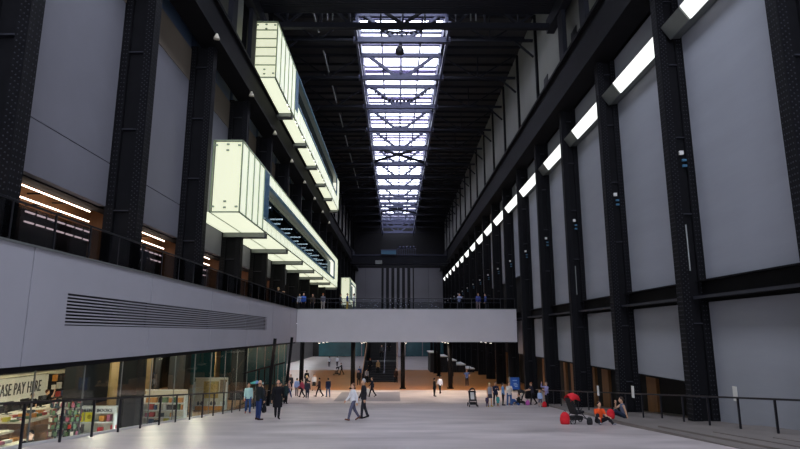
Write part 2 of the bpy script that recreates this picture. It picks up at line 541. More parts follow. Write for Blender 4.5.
def truss(yk, n):
    e = empty('roof_truss', (.5, yk, 26.1))
    tag(e, 'dark steel roof truss, %s from the camera of those crossing below the skylight' % (ORD[n] if n else 'nearest'), 'truss', 'roof trusses across the hall')
    zb, zt = 26.1, 28.6
    P = lambda nm, a, b, w, h, m='roof_steel': MB().bar(a, b, w, h).build(nm, m, e)
    P('bottom_chord', (-10.6, yk, zb), (SKY_X0, yk, zb), .22, .22)
    P('bottom_chord', (SKY_X1, yk, zb), (12.4, yk, zb), .22, .22)
    P('skylight_bottom_chord', (SKY_X0 - .3, yk, zb), (SKY_X1 + .3, yk, zb), .4, .5, 'skylit_steel')
    P('top_chord', (-10.6, yk, zt), (SKY_X0, yk, zt), .22, .26)
    P('top_chord', (SKY_X1, yk, zt), (12.4, yk, zt), .22, .26)
    P('skylight_top_chord', (SKY_X0 - .2, yk, zt), (SKY_X1 + .2, yk, zt), .36, .42, 'skylit_steel')
    cx = (SKY_X0 + SKY_X1) / 2
    for s in (-1, 1):
        sx = SKY_X0 if s < 0 else SKY_X1
        P('skylight_post', (sx, yk, zb), (sx, yk, zt), .3, .3, 'skylit_steel')
        P('brace', (sx - s * .6, yk, zt), (cx + s * .5, yk, zb + .1), .3, .3, 'skylit_steel')
        ex = -10.6 if s < 0 else 12.4
        mid = (sx + ex) / 2
        P('brace', (sx, yk, zt), (mid, yk, zb), .12, .12)
        P('brace', (mid, yk, zb), (ex, yk, zt), .12, .12)
        P('post', (mid, yk, zb), (mid, yk, zt), .1, .1)
        pts = [(sx - s * .1 + s * .0, yk - .35, zb + .15)]
        for i in range(7):
            t_ = PI * i / 6
            pts.append((sx - s * (.35 - .35 * math.cos(t_)) , yk - .35, zb + .9 + .35 * math.sin(t_)))
        MB().path(pts[:5], .06, 6).build('curved_pipe', 'mullion', e)
        P('wall_bracket', (ex, yk, zb - 1.6), (ex - s * 1.7, yk, zb), .16, .16)
    P('king_post', (cx, yk, zb), (cx, yk, zt), .2, .2, 'skylit_steel')
    P('gusset', (cx - .75, yk, zb + .3), (cx + .75, yk, zb + .3), .2, .4, 'skylit_steel')
tn = 0
for k, yk in enumerate(RC):
    if 44 < yk < 150:
        truss(yk - .2, tn); tn += 1
for k, yk in enumerate(RC):
    if yk <= 44 and yk > 30:
        pass
# diagonal wind bracing in two roof bays below the skylight
for yk, lab in ((RC[11], 'nearer pair of crossed wind braces below the skylight'), (RC[16], 'far pair of crossed wind braces below the skylight')):
    e = empty('wind_bracing', (.5, yk, 26.4))
    tag(e, lab, 'bracing', 'wind bracing below the skylight')
    MB().bar((SKY_X0, yk - .2, 26.35), (SKY_X1, yk + BAY - .2, 26.35), .32, .32).build('brace', 'roof_steel', e)
    MB().bar((SKY_X1, yk - .2, 26.5), (SKY_X0, yk + BAY - .2, 26.5), .32, .32).build('brace', 'roof_steel', e)
# thin cable garlands hung on two trusses
for yk, lab in ((RC[7], 'string of small lamps sagging under the skylight, nearer one'), (RC[9], 'string of small lamps sagging under the skylight, farther one')):
    e = empty('lamp_string', (.5, yk, 26.4))
    tag(e, lab, 'lamp string', 'strings under the skylight')
    for s in (-1, 1):
        pts = []
        for i in range(9):
            q = i / 8
            pts.append((.5 + s * 3.4 * q, yk - .3, 26.9 + 1.5 * q - 1.1 * math.sin(PI * q) * .5))
        MB().path(pts, .07, 6).build('cable', 'roof_steel', e)
        for p in pts[1:]:
            MB().ball((p[0], p[1], p[2] - .1), .17, k=8, m=5).build('bulb_holder', 'roof_steel', e, True)
for s, x in ((-1, SKY_X0), (1, SKY_X1)):
    o = MB().bar((x, 44, 26.1), (x, YEND - .05, 26.1), .22, .26).build('purlin', 'skylit_steel')
    tag(o, 'long steel purlin along the %s edge of the skylight' % ('left' if s < 0 else 'right'), 'beam', 'skylight edge purlins')
e = empty('service_pipe', (-6.8, 60, 25.8))
tag(e, 'pale service pipe in broken lengths under the left side of the roof', 'pipe')
for k in range(6, 14):
    yk = RC[k]
    MB().tube((-6.8, yk + 1.2, 25.8), (-6.8, yk + 5.6, 25.8), .07).build('pipe_length', 'mullion', e)
    MB().tube((-6.8, yk + 3.4, 25.8), (-6.8, yk + 3.4, 26.6), .03).build('hanger', 'roof_steel', e)
# pendant floodlight below the skylight
e = empty('pendant_lamp', (.3, 47.6, 25.0))
tag(e, 'round dark pendant lamp hanging below the skylight near its closest truss', 'lamp')
MB().lathe([(.05, 1.0), (.08, .55), (.22, .45), (.40, .1), (.42, -.15), (.30, -.3)], (.3, 47.6, 25.35)).build('lamp_body', 'black_matte', e, True)
MB().tube((.3, 47.6, 26.3), (.3, 47.6, 28.6), .03).build('cable', 'roof_steel', e)

# ------------------------------------------------------------------ gantry cranes
e = empty('gantry_crane', (.8, 39.6, 23))
tag(e, 'black overhead travelling crane spanning the hall near the camera', 'crane')
def CR(nm, a, b, w, h, m='roof_steel'):
    return MB().bar(a, b, w, h).build(nm, m, e)
CR('lower_girder', (-10.7, 39.6, 23.15), (12.3, 39.6, 23.15), .4, .42)
CR('upper_girder', (-10.7, 39.6, 25.7), (12.3, 39.6, 25.7), .4, .4)
CR('lower_girder', (-10.7, 31.6, 23.6), (12.3, 31.6, 23.6), .4, .42)
for i in range(26):
    y = 31.9 + i * .295
    CR('deck_slat', (-10.6, y, 24.15), (12.2, y, 24.15), .24, .12)
xs = [-10.6, -8.4, -5.8, -3.6, -1.2, .5, 2.2, 4.6, 6.8, 9.4, 12.1]
for i, x in enumerate(xs):
    CR('post', (x, 39.6, 23.3), (x, 39.6, 25.6), .13, .13)
for a, b in ((.5, -2.6), (.5, 3.6), (-3.6, -5.8), (4.6, 6.8), (-8.4, -5.8), (9.4, 6.8), (-8.4, -10.6), (9.4, 12.1)):
    CR('brace', (a, 39.6, 23.3), (b, 39.6, 25.6), .2, .2)
for x in (-5.3, -4.9, 5.7, 6.1):
    MB().tube((x, 39.4, 23.5), (x, 39.4, 24.3), .05).build('tubular_lamp', 'mullion', e)
for x in (-10.4, 12.0):
    B(x - .3, x + .3, 31, 40.2, 22.9, 24.0).build('end_carriage', 'roof_steel', e)
    B(x - .15, x + .15, 32.2, 33.2, 18.8, 22.9).build('crane_leg', 'roof_steel', e)
    B(x - .15, x + .15, 36.8, 37.8, 18.8, 22.9).build('crane_leg', 'roof_steel', e)
e = empty('gantry_crane', (.8, 128, 17))
tag(e, 'far travelling crane with blue railed platform crossing before the end wall', 'crane')
B(-10.4, 12, 127.6, 128.4, 15.6, 17.4).build('girder', 'roof_steel', e)
B(-10.4, 12, 127.4, 127.62, 17.4, 17.55).build('girder_edge', 'skylit_steel', e)
B(-10.4, 12, 131.6, 132.4, 15.6, 17.4).build('girder', 'roof_steel', e)
B(-3.4, 0.0, 127.0, 127.3, 17.6, 18.5).build('blue_cabin_panel', 'blue_frame', e)
B(-3.5, 0.1, 126.9, 127.0, 18.5, 18.7).build('cabin_edge', 'skylit_steel', e)
B(-4.7, -3.2, 127.1, 127.5, 15.4, 16.2).build('junction_box', 'mullion', e)
for i in range(9):
    x = .4 + i * .5
    MB().bar((x, 127.4, 17.5), (x, 127.4, 18.9), .09, .09).build('baluster', 'skylit_steel', e)
MB().bar((.2, 127.4, 18.9), (4.6, 127.4, 18.9), .1, .1).build('handrail', 'skylit_steel', e)
for i in range(5):
    MB().ball((.9 + i * .8, 127.9, 19.3), .28, k=8, m=5).build('pulley_block', 'skylit_steel', e, True)
for x in (-10.2, 11.8):
    B(x - .3, x + .3, 127, 133, 17.4, 18.9).build('end_carriage', 'roof_steel', e)

# ------------------------------------------------------------------ strip lights (right wall)
for k in range(2, len(RC) - 1):
    y0, y1 = RC[k] + .02, RC[k + 1] - .52
    n = k - 2
    e = empty('strip_light', (12.4, (y0 + y1) / 2, 13.3))
    tag(e, 'slanted white strip light between columns on the right wall, %s from the camera' % (ORD[n] if n else 'nearest'), 'light', 'strip lights along the right wall')
    up, lo = (12.22, 13.86), (12.62, 13.26)
    dx, dz = .09, .06
    MB().prism([(up[0] + dx, y0, up[1] + dz), (lo[0] + dx, y0, lo[1] + dz), (13.1, y0, 13.36), (13.1, y0, 13.92)], (0, y1 - y0, 0)).build('housing', 'mullion', e)
    L = (y1 - y0) / 4
    for i in range(4):
        a, b = y0 + i * L + .045, y0 + (i + 1) * L - .045
        lit = i < 3 or (k > 6)
        MB().prism([(up[0], a, up[1]), (lo[0], a, lo[1]), (lo[0] + dx, a, lo[1] + dz), (up[0] + dx, a, up[1] + dz)], (0, b - a, 0)).build(
            'lit_panel' if lit else 'unlit_panel', 'strip_lit' if lit else 'mullion', e)

# ------------------------------------------------------------------ light boxes (left wall)
def light_box(lab, xo, ya, yb, za, zb, wy0, wy1, wz0, wz1, cols, npan=4):
    e = empty('light_box', (xo - .8, ya, za))
    tag(e, lab, 'light box', 'glowing bay boxes on the left wall')
    xi = LX - .02
    fr = MB()
    t = .07
    for z in (za, zb):
        for x in (xo, xi + t):
            fr.box(x - t, x, ya, yb, z - t / 2, z + t / 2)
    for y in (ya, yb - t):
        for x in (xo, xi + t):
            fr.box(x - t, x, y, y + t, za, zb)
        for z in (za, zb):
            fr.box(xi, xo, y, y + t, z - t / 2, z + t / 2)
    fr.build('frame', 'pane_edge', e)
    # near end
    B(xi + .12, xo - .12, ya + .12, ya + .16, za + .06, zb - .06).build('end_panel', 'lightbox_end', e)
    B(xi, xo, ya - .01, ya + .02, za, zb).build('end_glass', 'lightbox_glass', e)
    for fx in (.12, .5, .88):
        for z in (za + .25, za + .6, zb - .25, zb - .6) if fx == .5 else (za + .3, zb - .3):
            B(xi + (xo - xi) * fx - .08, xi + (xo - xi) * fx + .08, ya - .05, ya, z - .05, z + .05).build('clamp', 'pane_edge', e)
    if npan == 5:
        for z in (za + 1.0, za + 1.7, za + 2.4, za + 3.1, za + 3.8):
            B(xi + .1, xo - .1, ya + .06, ya + .11, z - .035, z + .035).build('louvre', 'pane_edge', e)
    B(xi + .12, xo - .12, yb - .16, yb - .12, za + .06, zb - .06).build('end_panel', 'lightbox_end', e)
    # vertical lit panes before the window
    L = (wy0 - 1.3 - ya) / npan
    for i in range(npan):
        a = ya + i * L
        B(xo - .10, xo - .05, a + .1, a + L - .1, za + .08, zb - .08).build('side_panel', 'lightbox', e)
        B(xo - .05, xo, a + L - .06, a + L + .06, za, zb).build('pane_edge', 'pane_edge', e)
    B(xo - .08, xo + .02, wy0 - 1.3, wy0, za + .9, zb - .1).build('blue_panel', 'blue_frame', e)
    # lit bands above and below the window
    y = wy0 - 1.3
    n = int((yb - y) / 1.5)
    L = (yb - y) / n
    for i in range(n):
        a = y + i * L
        B(xo - .10, xo - .04, a + .12, a + L - .12, za + .08, wz0 - .25).build('lower_band_panel', 'lightbox', e)
        if zb - wz1 > .3:
            B(xo - .10, xo - .04, a + .12, a + L - .12, wz1 + .2, zb - .06).build('upper_band_panel', 'lightbox', e)
    B(xo - .06, xo, wy1 + .35, yb - .1, wz0 - .2, wz1 + .2).build('side_panel', 'lightbox', e)
    # window
    w = MB()
    w.box(xo - .12, xo + .04, wy0, wy1 + .3, wz1, wz1 + .18).box(xo - .12, xo + .04, wy0, wy1 + .3, wz0 - .2, wz0)
    w.box(xo - .12, xo + .04, wy1, wy1 + .3, wz0 - .2, wz1 + .18)
    w.build('window_frame', 'blue_frame', e)
    B(xo - .6, xo - .56, wy0, wy1, wz0 - .1, wz1 + .1).build('window_pane', 'dark_glass', e)
    B(xo - 1.64, xo - 1.6, wy0, wy1, wz0 - .1, wz1 + .1).build('window_back', 'black_matte', e)
    B(xo - .09, xo - .075, wy0 - 1.3, yb - .1, za + .1, wz0 - .25).build('band_backing', 'pane_edge', e)
    y = wy0 + 2.5
    while y < wy1 - 3:
        for q, z in enumerate((wz0 + .5, wz0 + 1.0, wz0 + 1.45)):
            B(xo - 1.58, xo - .75 + .08 * q, y + q * .35, y + q * .35 + .12, z, z + .1).build('interior_lamp', 'lamp_white', e)
        y += 4.4
    # undersides, one lit pane per bay with dark cross ribs at the columns
    ys = [ya] + [c for c in cols if ya + 1 < c < yb - 1] + [yb]
    for a, b in zip(ys[:-1], ys[1:]):
        B(LP_X + .1, xo - .15, a + .15, b - .75, za - .02, za + .02).build('underside_panel', 'lightbox_bottom', e)
        B(LP_X + .1, xo - .1, b - .7, b + .1, za - .32, za + .02).build('cross_rib', 'mullion', e)
    B(xi + .02, xo - .12, ya + .2, yb - .2, zb - .03, zb + .02).build('top_panel', 'mullion', e)
light_box('large glowing glass light box on the left wall above the balcony', -8.8, 31.0, 84.7, 6.69, 10.9, 37.9, 80.0, 7.70, 9.87, LC)
light_box('upper glowing light box on the left wall above the crane beam', -8.8, 38.4, 84.2, 18.35, 22.8, 47.5, 81.0, 20.2, 22.65, LC, 5)
light_box('small far light box on the left wall beside the bridge railing', -8.8, 107.5, 124, 5.6, 10.4, 110.5, 122, 6.6, 9.6, LC, 2)

# lamps on the left crane beam
for k in range(4, 13):
    y = LC[k] - 1.9
    e = empty('beam_lamp', (-10.1, y, 16.2))
    tag(e, 'small pale bracket lamp under the left crane beam, %s from the camera' % ORD[k - 4], 'lamp', 'bracket lamps under the left crane beam')
    MB().lathe([(.18, -.32), (.16, -.25), (.05, 0)], (-9.95, y, 16.3), 10).build('lamp_shade', 'cream', e, True)
    MB().tube((-9.95, y, 16.3), (-10.2, y, 16.4), .03).build('bracket', 'black_steel', e)

# ------------------------------------------------------------------ left balcony
e = empty('balcony', (-9.9, 35, -.9))
tag(e, 'long grey balcony along the left wall above the shop', 'balcony')
bal = e
ends = [YBACK, LC[2] - BAY] + [LC[k] for k in range(3, 9)] + [56.9]
ends = [YBACK, 0.0, 7.72] + [15.36 + BAY * k for k in range(0, 6)] + [56.95]
for a, b in zip(ends[:-1], ends[1:]):
    if b < 16 or a > 44.5:
        B(-10.02, -9.9, a + .03, b - .03, -.87, 2.3).build('fascia_panel', 'fascia', bal)
    else:
        a2, b2 = a + .03, b - .03
        m = MB().box(-10.02, -9.9, a2, b2, -.87, .22).box(-10.02, -9.9, a2, b2, 1.18, 2.3)
        if a < 17:
            m.box(-10.02, -9.9, a2, 17.15, .22, 1.18)
        if b > 43.9:
            m.box(-10.02, -9.9, 43.9, b2, .22, 1.18)
        m.build('fascia_panel', 'fascia', bal)
for a in ends[1:-1]:
    B(-10.08, -10.025, a - .06, a + .06, -.87, 2.28).build('joint_strip', 'vent_dark', bal)
MB().box(-10.35, -10.3, 16.5, 44.5, 0, 1.4).box(-10.35, -10.03, 16.5, 16.6, 0, 1.4).box(-10.35, -10.03, 44.4, 44.5, 0, 1.4).build('vent_back', 'vent_dark', bal)
for i in range(9):
    z = .27 + i * .102
    MB().hexa([(-10.06, 17.15, z), (-9.905, 17.15, z - .015), (-9.905, 43.9, z - .015), (-10.06, 43.9, z),
               (-10.06, 17.15, z + .04), (-9.905, 17.15, z + .03), (-9.905, 43.9, z + .03), (-10.06, 43.9, z + .04)]).build('vent_slat', 'fascia', bal)
B(-10.05, -9.86, YBACK, 56.95, 2.3, 2.36).build('coping', 'mullion', bal)
B(-20, -10.02, YBACK, 56.95, 1.9, 2.25).build('balcony_floor', 'black_matte', bal)
B(-20, -10.02, YBACK, 56.95, -.86, -.7).build('soffit', 'dark_wall', bal)
B(-10.1, -9.93, YBACK, 56.9, -1.0, -.87).build('drip_edge', 'black_steel', bal)
MB().bar((-9.97, YBACK, 3.42), (-9.97, 56.9, 3.42), .06, .05).build('handrail', 'rail_metal', bal)
y = 1.0
while y < 56:
    MB().bar((-9.98, y, 2.3), (-9.98, y, 3.42), .05, .05).build('rail_post', 'rail_metal', bal)
    B(-9.99, -9.965, y + .04, y + 1.87, 2.4, 3.36).build('rail_glass', 'rail_glass', bal)
    y += BAY / 4
# gallery behind the balcony
gw = B(-16.4, -16.2, YBACK, YEND, 1.9, 5.6).build('wall_gallery', 'black_matte')
WP[gw] = (0, 0, 0)
struct(gw, 'dark gallery wall behind the left balcony', 'wall')
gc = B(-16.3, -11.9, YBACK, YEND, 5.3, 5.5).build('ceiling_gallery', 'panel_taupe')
struct(gc, 'low taupe ceiling of the gallery behind the balcony', 'ceiling')
gfl = B(-20, -10.1, 56.95, YEND, 1.9, 2.28).build('floor_gallery', 'black_matte')
struct(gfl, 'dark upper gallery floor beyond the bridge', 'floor')
for k in range(2, 9):
    y0 = LC[k]
    if y0 > 56: continue
    B(-13.6, -13.4, y0 + 1.6, y0 + 8.9, 4.4, 5.28).build('niche_back', 'brown_wood', gw)
    B(-13.55, -13.4, y0 + 1.6, y0 + 8.9, 2.26, 4.4).build('niche_lower_back', 'black_matte', gw)
    B(-13.4, -12.15, y0 + 8.9, y0 + 9.0, 2.26, 5.28).build('niche_side', 'brown_wood', gw)
    e = empty('tube_light_rows', (-12.9, y0 + 4, 4.5))
    tag(e, 'two rows of warm tube lights under the left wall, %s bay from the camera' % ORD[k - 2], 'tube lights', 'tube lights behind the balcony')
    for z in (4.94, 4.52):
        for i in range(3):
            a = y0 + 3.1 + i * 1.5
            MB().tube((-12.7, a, z), (-12.7, a + 1.44, z), .028, k=6).build('tube', 'tube_warm', e)
            B(-13.38, -12.72, a - .05, a, z + .0, z + .05).build('bracket', 'black_matte', e)
    e = empty('tube_reflections', (-13.1, y0 + 5, 2.27))  # glowing rows imitate reflections of the tube lights in the balustrade glass
    tag(e, 'two pink glowing rows imitating tube light reflections, %s bay from the camera' % ORD[k - 2], 'tube reflections', 'pink tube reflections behind the balcony')
    for z in (4.22, 3.86):
        for i in range(7):
            a = y0 + 4.3 + i * .63
            B(-13.2, -13.14, a, a + .5, z, z + .055).build('reflection_segment', 'reflection_pink', e)
            MB().bar((-13.15, a + .56, z - .06), (-13.15, a + .56, z + .16), .03, .03).build('divider', 'black_matte', e)
    for i in range(14):
        a = y0 + 3.6 + i * .36
        MB().bar((-13.0, a, 2.27), (-13.0, a, 3.2), .025, .025).build('baluster', 'mullion', e)

# ------------------------------------------------------------------ bridge
e = empty('footbridge', (1.1, 57, -.9))
tag(e, 'wide grey concrete footbridge crossing the hall from balcony to right wall', 'bridge')
br = e
B(-9.88, 12.05, 57.0, 57.25, -.88, 2.33).build('front_panel', 'bridge_concrete', br)
B(-9.88, 12.05, 57.25, 64.6, -.86, -.5).build('underside_slab', 'bridge_concrete', br)
B(-9.88, 12.05, 57.25, 64.6, 1.9, 2.3).build('deck', 'bridge_concrete', br)
B(-9.88, 12.05, 64.6, 64.85, -.88, 2.33).build('rear_panel', 'bridge_concrete', br)
B(-9.88, 12.05, 56.97, 57.28, 2.33, 2.38).build('coping', 'mullion', br)
for yb_ in (57.1, 64.7):
    MB().bar((-9.8, yb_, 3.4), (12.0, yb_, 3.4), .06, .06).build('handrail', 'rail_metal', br)
    n = 15
    for i in range(n + 1):
        x = -9.75 + i * 21.7 / n
        MB().bar((x, yb_, 2.35), (x, yb_, 3.4), .05, .05).build('rail_post', 'rail_metal', br)
        if i < n:
            B(x + .04, x + 21.7 / n - .04, yb_ - .01, yb_ + .01, 2.42, 3.34).build('rail_glass', 'bridge_glass', br)
for x in (-7.7, -3.4, 1.0, 5.2, 9.5):
    for yd in (57.7, 61.0, 64.2):
        dl = MB().lathe([(.05, 0), (.14, -.02), (.14, -.12), (.1, -.14)], (x, yd, -.86), 10).build('downlight', 'mullion', br)
        MB().lathe([(.1, 0), (.1, -.01)], (x, yd, -1.0), 10).build('lens', 'shop_lamp', dl)
        l = bpy.data.lights.new('downlight_bulb', 'SPOT'); l.energy = 700 if yd < 58 else 380; l.color = (1, .80, .62); l.shadow_soft_size = .2
        l.spot_size = math.radians(140); l.spot_blend = .8
        lo_ = bpy.data.objects.new('downlight_bulb', l); C.objects.link(lo_); lo_.parent = dl
        lo_.location = (x - WP[br][0], yd - WP[br][1], -1.03 - WP[br][2])

# ------------------------------------------------------------------ pillars and stairs beyond the bridge
def pillar(x, y, lab, r=.24, z1=-.9):
    e = empty('pillar', (x, y, -6))
    tag(e, lab, 'pillar', 'black pillars under and beyond the bridge')
    MB().tube((x, y, -5.9), (x, y, z1), r, k=12).build('shaft', 'black_steel', e, True)
    B(x - r * 1.4, x + r * 1.4, y - r * 1.4, y + r * 1.4, -6, -5.9).build('base_plate', 'black_steel', e)
    B(x - r * 1.3, x + r * 1.3, y - r * 1.3, y + r * 1.3, z1 - .12, z1).build('cap_plate', 'black_steel', e)
for x, y, lab in ((-4.75, 64.0, 'black pillar under the bridge just left of the dark staircase'),
                  (.75, 64.0, 'black pillar under the bridge just right of the dark staircase'),
                  (6.0, 64.2, 'nearest black pillar of the row right of the staircase'),
                  (6.1, 82.5, 'second black pillar of the row right of the staircase'),
                  (6.0, 88, 'third black pillar of the row right of the staircase'),
                  (6.1, 98.4, 'farthest black pillar of the row right of the staircase'),
                  (-3.75, 79.5, 'slim black pillar behind the left edge of the staircase'),
                  (-4.6, 88.5, 'slim black pillar farther behind the staircase on its left'),
                  (-10.4, 64, 'black pillar under the left end of the bridge near the walking group')):
    pillar(x, y, lab, z1=-.87 if y < 65 else 1.88)
uf = B(-20, 16, 78.2 + 13, YEND, 1.9, 2.28)
e = empty('staircase', (-1.9, 79, -6))
tag(e, 'wide dark staircase rising away from the level floor beyond the bridge', 'staircase')
n = 26
for i in range(n):
    y0 = 72.5 + i * .46
    z1 = -6 + (i + 1) * .175
    if i >= 13:
        y0 += 1.4
    B(-4.1, .05, y0, y0 + (.48 if i != 12 else 1.9), z1 - .175, z1).build('step', 'black_matte', e)
    B(-4.1, .05, y0 - .012, y0 + .05, z1 - .03, z1 + .004).build('step_nosing', 'dark_wall' if i != 12 else 'mullion', e)
for x in (-4.2, .15):
    MB().hexa([(x - .06, 72.3, -6), (x + .06, 72.3, -6), (x + .06, 86.5, -6), (x - .06, 86.5, -6),
               (x - .06, 72.3, -5.0), (x + .06, 72.3, -5.0), (x + .06, 86.5, -.3), (x - .06, 86.5, -.3)]).build('balustrade', 'black_matte', e)
    MB().bar((x, 72.3, -4.95), (x, 86.5, -.25), .1, .08).build('handrail', 'brown_wood', e)
MB().bar((-1.5, 72.4, -5.0), (-1.5, 86.5, -.3), .06, .06).build('centre_handrail', 'rail_metal', e)
B(-4.2, .15, 86.3, 92, -1.55, -1.35).build('landing', 'black_matte', e)
e = empty('stepped_seating', (9, 92, -6))
tag(e, 'pale stepped seating block beside the right wall beyond the bridge', 'seating')
for i in range(5):
    B(5.2 + i * 1.4, 6.65 + i * 1.4, 90, 97, -6 + (5 - i) * .62 - .16, -6 + (5 - i) * .62).build('step', 'white_paint', e)
    B(5.35 + i * 1.4, 6.6 + i * 1.4, 90.2, 97, -6, -6 + (5 - i) * .62 - .16).build('step_base', 'black_matte', e)
for i in range(6):
    MB().bar((6.4 + i * 1.0, 89.8, -6), (6.4 + i * 1.0, 89.8, -5.0), .06, .06).build('rail_post', 'rail_metal', e)
MB().bar((6.2, 89.8, -5.0), (12, 89.8, -5.0), .07, .07).build('handrail', 'rail_metal', e)
# raking posts at the left end of the bridge
for (a, b, lab) in (((-9.45, 45, -.42), (-9.8, 45, rz(45)), 'black raking post at the corner where balcony meets bridge, left one'),
                    ((-9.4, 52, -.38), (-9.85, 52, -6), 'black raking post at the corner where balcony meets bridge, right one')):
    o = MB().bar(a, b, .22, .22).build('raking_post', 'black_steel', None, base=(b[0], b[1], b[2]))
    tag(o, lab, 'post', 'raking posts by the bridge')
# left wall of the lower level beyond the shop
lw = B(-22, -21.6, 56, YEND, -6.3, 2).build('wall_lower_left', 'end_wall_grey')
struct(lw, 'pale lower wall beyond the bridge on the left', 'wall')
# ------------------------------------------------------------------ blue sign
e = empty('blue_sign', (13.3 - .9, 60.6, -6))
tag(e, 'blue square information sign standing by the right columns', 'sign')
bx_ = 12.35
B(bx_ - .45, bx_ + .5, 60.55, 60.7, -5.75, -4.55).build('board', mat('sign_blue', rgb(28, 84, 176), .5), e)
B(bx_ - .6, bx_ - .46, 60.5, 60.75, -6, -4.5).build('side_post', 'mullion', e)
B(bx_ + .35, bx_ + .5, 60.5, 60.75, -6, -5.75).build('foot', 'mullion', e)
for z, x0, x1 in ((-4.85, -.2, .25), (-5.15, -.1, .2), (-5.3, -.1, .3), (-5.45, 0, .3)):
    B(bx_ + x0, bx_ + x1, 60.53, 60.55, z - .04, z + .04).build('printed_line', mat('sign_print', rgb(150, 180, 220), .5), e)

# ------------------------------------------------------------------ railings on the ramp
def railing(x, y0, y1, lab, step, hgt=1.15, glassy=False, zfun=rz):
    e = empty('railing', (x, y0, rz(y0)))
    tag(e, lab, 'railing', 'railings along the ramp')
    MB().bar((x, y0, rz(y0) + hgt), (x, y1, rz(y1) + hgt), .07, .06).build('handrail', 'rail_metal', e)
    y = y0 + .3
    while y <= y1:
        MB().bar((x, y, zfun(y) - .02), (x, y, rz(y) + hgt), .06, .05).build('post', 'rail_metal', e)
        y += step
railing(-9.62, 1.0, 44.5, 'black metal handrail on posts in front of the shop glass', 1.75)
railing(11.6, 6.0, 48.2, 'black metal handrail on posts along the right wall', 1.93, zfun=lambda y: max(rz(y), step_z(11.6, y)))
for y, lab in ((22.4, 'small white notice on the grey panel behind the right handrail'), (28.3, 'small white notice on the right handrail beside the man in grey'),
               (33.2, 'small white notice on the right handrail above the woman in orange')):
    x = 13.14 if y < 23 else 11.57
    o = B(x - .02, x, y, y + .28, rz(y) + .95, rz(y) + 1.5).build('notice', 'white_paint', None, base=(x, y, rz(y) + .95))
    tag(o, lab, 'notice', 'notices along the right railing')

# ------------------------------------------------------------------ shop
SF = -4.6
sb = B(-20.3, -20, 6, 53, SF - 1.7, -.8).build('wall_shop_back', 'black_matte'); struct(sb, 'dark back wall of the shop', 'wall')
sf = B(-20, -10.0, 6, 53, SF - .2, SF).build('floor_shop', 'brown_wood'); struct(sf, 'brown floor of the shop behind the glass', 'floor')
for y, nm in ((5.7, 'wall_shop_front'), (53, 'wall_shop_rear')):
    o = B(-20, -10.05, y, y + .3, -6.3, -.8).build(nm, 'black_matte' if y < 10 else 'teal_glass_wall')
    struct(o, 'side wall of the shop at its %s end' % ('near' if y < 10 else 'far'), 'wall')
st = B(-20.3, -10.0, YBACK, 5.7, -6.5, -.7).build('wall_solid_near', 'black_matte'); struct(st, 'dark wall under the balcony beside the camera', 'wall')
w2 = MB().box(-10.06, -9.96, 6, 53, -1.02, -.9).build('window_2', 'black_steel')
struct(w2, 'tall shop glazing under the balcony', 'window'); WP[w2] = (0, 0, 0)
y = 6.0
while y < 52.9:
    y1 = y + BAY / 3
    y1 = min(y1, 53)
    MB().hexa([(-10.02, y + .03, rz(y) + .05), (-9.99, y + .03, rz(y) + .05), (-9.99, y1 - .03, rz(y1) + .05), (-10.02, y1 - .03, rz(y1) + .05),
               (-10.02, y + .03, -1.0), (-9.99, y + .03, -1.0), (-9.99, y1 - .03, -1.0), (-10.02, y1 - .03, -1.0)]).build('pane', 'shop_glass', w2)
    MB().bar((-10.0, y, rz(y)), (-10.0, y, -.95), .035, .035).build('mullion', 'mullion', w2)
    y = y1
MB().bar((-9.97, 1, rz(1) + .03), (-9.97, 51, -5.97), .1, .08).build('glazing_sill', 'white_paint', w2)
MB().bar((-9.97, 38, -2.6), (-9.97, 52, -2.6), .08, .09).build('transom', 'black_steel', w2)
pw = B(-10.2, -10.04, 6, 53, -6.3, SF).build('wall_shop_plinth', 'black_matte'); struct(pw, 'dark plinth below the shop floor', 'wall')
# shop piers
for y, x, lab in ((25.2, -13.6, 'black shop pier left of the yellow posters'), (27.9, -12.6, 'black shop pier left of the white bookcase'),
               (33.4, -12.4, 'black shop pier between the bookcase and print display'), (41.5, -11.2, 'black shop pier beside the far shop doors'),
               (18.6, -19.3, 'black shop pier behind the pay counter'), (38.0, -16, 'black shop pier deep inside behind the print display')):
    e = empty('shop_pier', (x, y, SF)); tag(e, lab, 'pier', 'black piers inside the shop')
    B(x - .45, x + .45, y - .45, y + .45, SF, -.87).build('shaft', 'black_matte', e)
    B(x - .5, x + .5, y - .5, y + .5, SF, SF + .15).build('plinth', 'black_matte', e)
for y, x in ((27.4, -14.5), (30.2, -14.5), (31.6, -15), (36.5, -15.5), (45.5, -14)):
    o = B(x, x + .1, y - .7, y + .35, SF, -.87).build('gold_screen', 'gold_strip', None, base=(x, y, SF))
    tag(o, 'tall golden brown wall strip inside the shop, %s from the left' % {27.4: 'first', 30.2: 'second', 31.6: 'third', 36.5: 'fourth', 45.5: 'fifth'}[y], 'screen', 'golden strips in the shop')
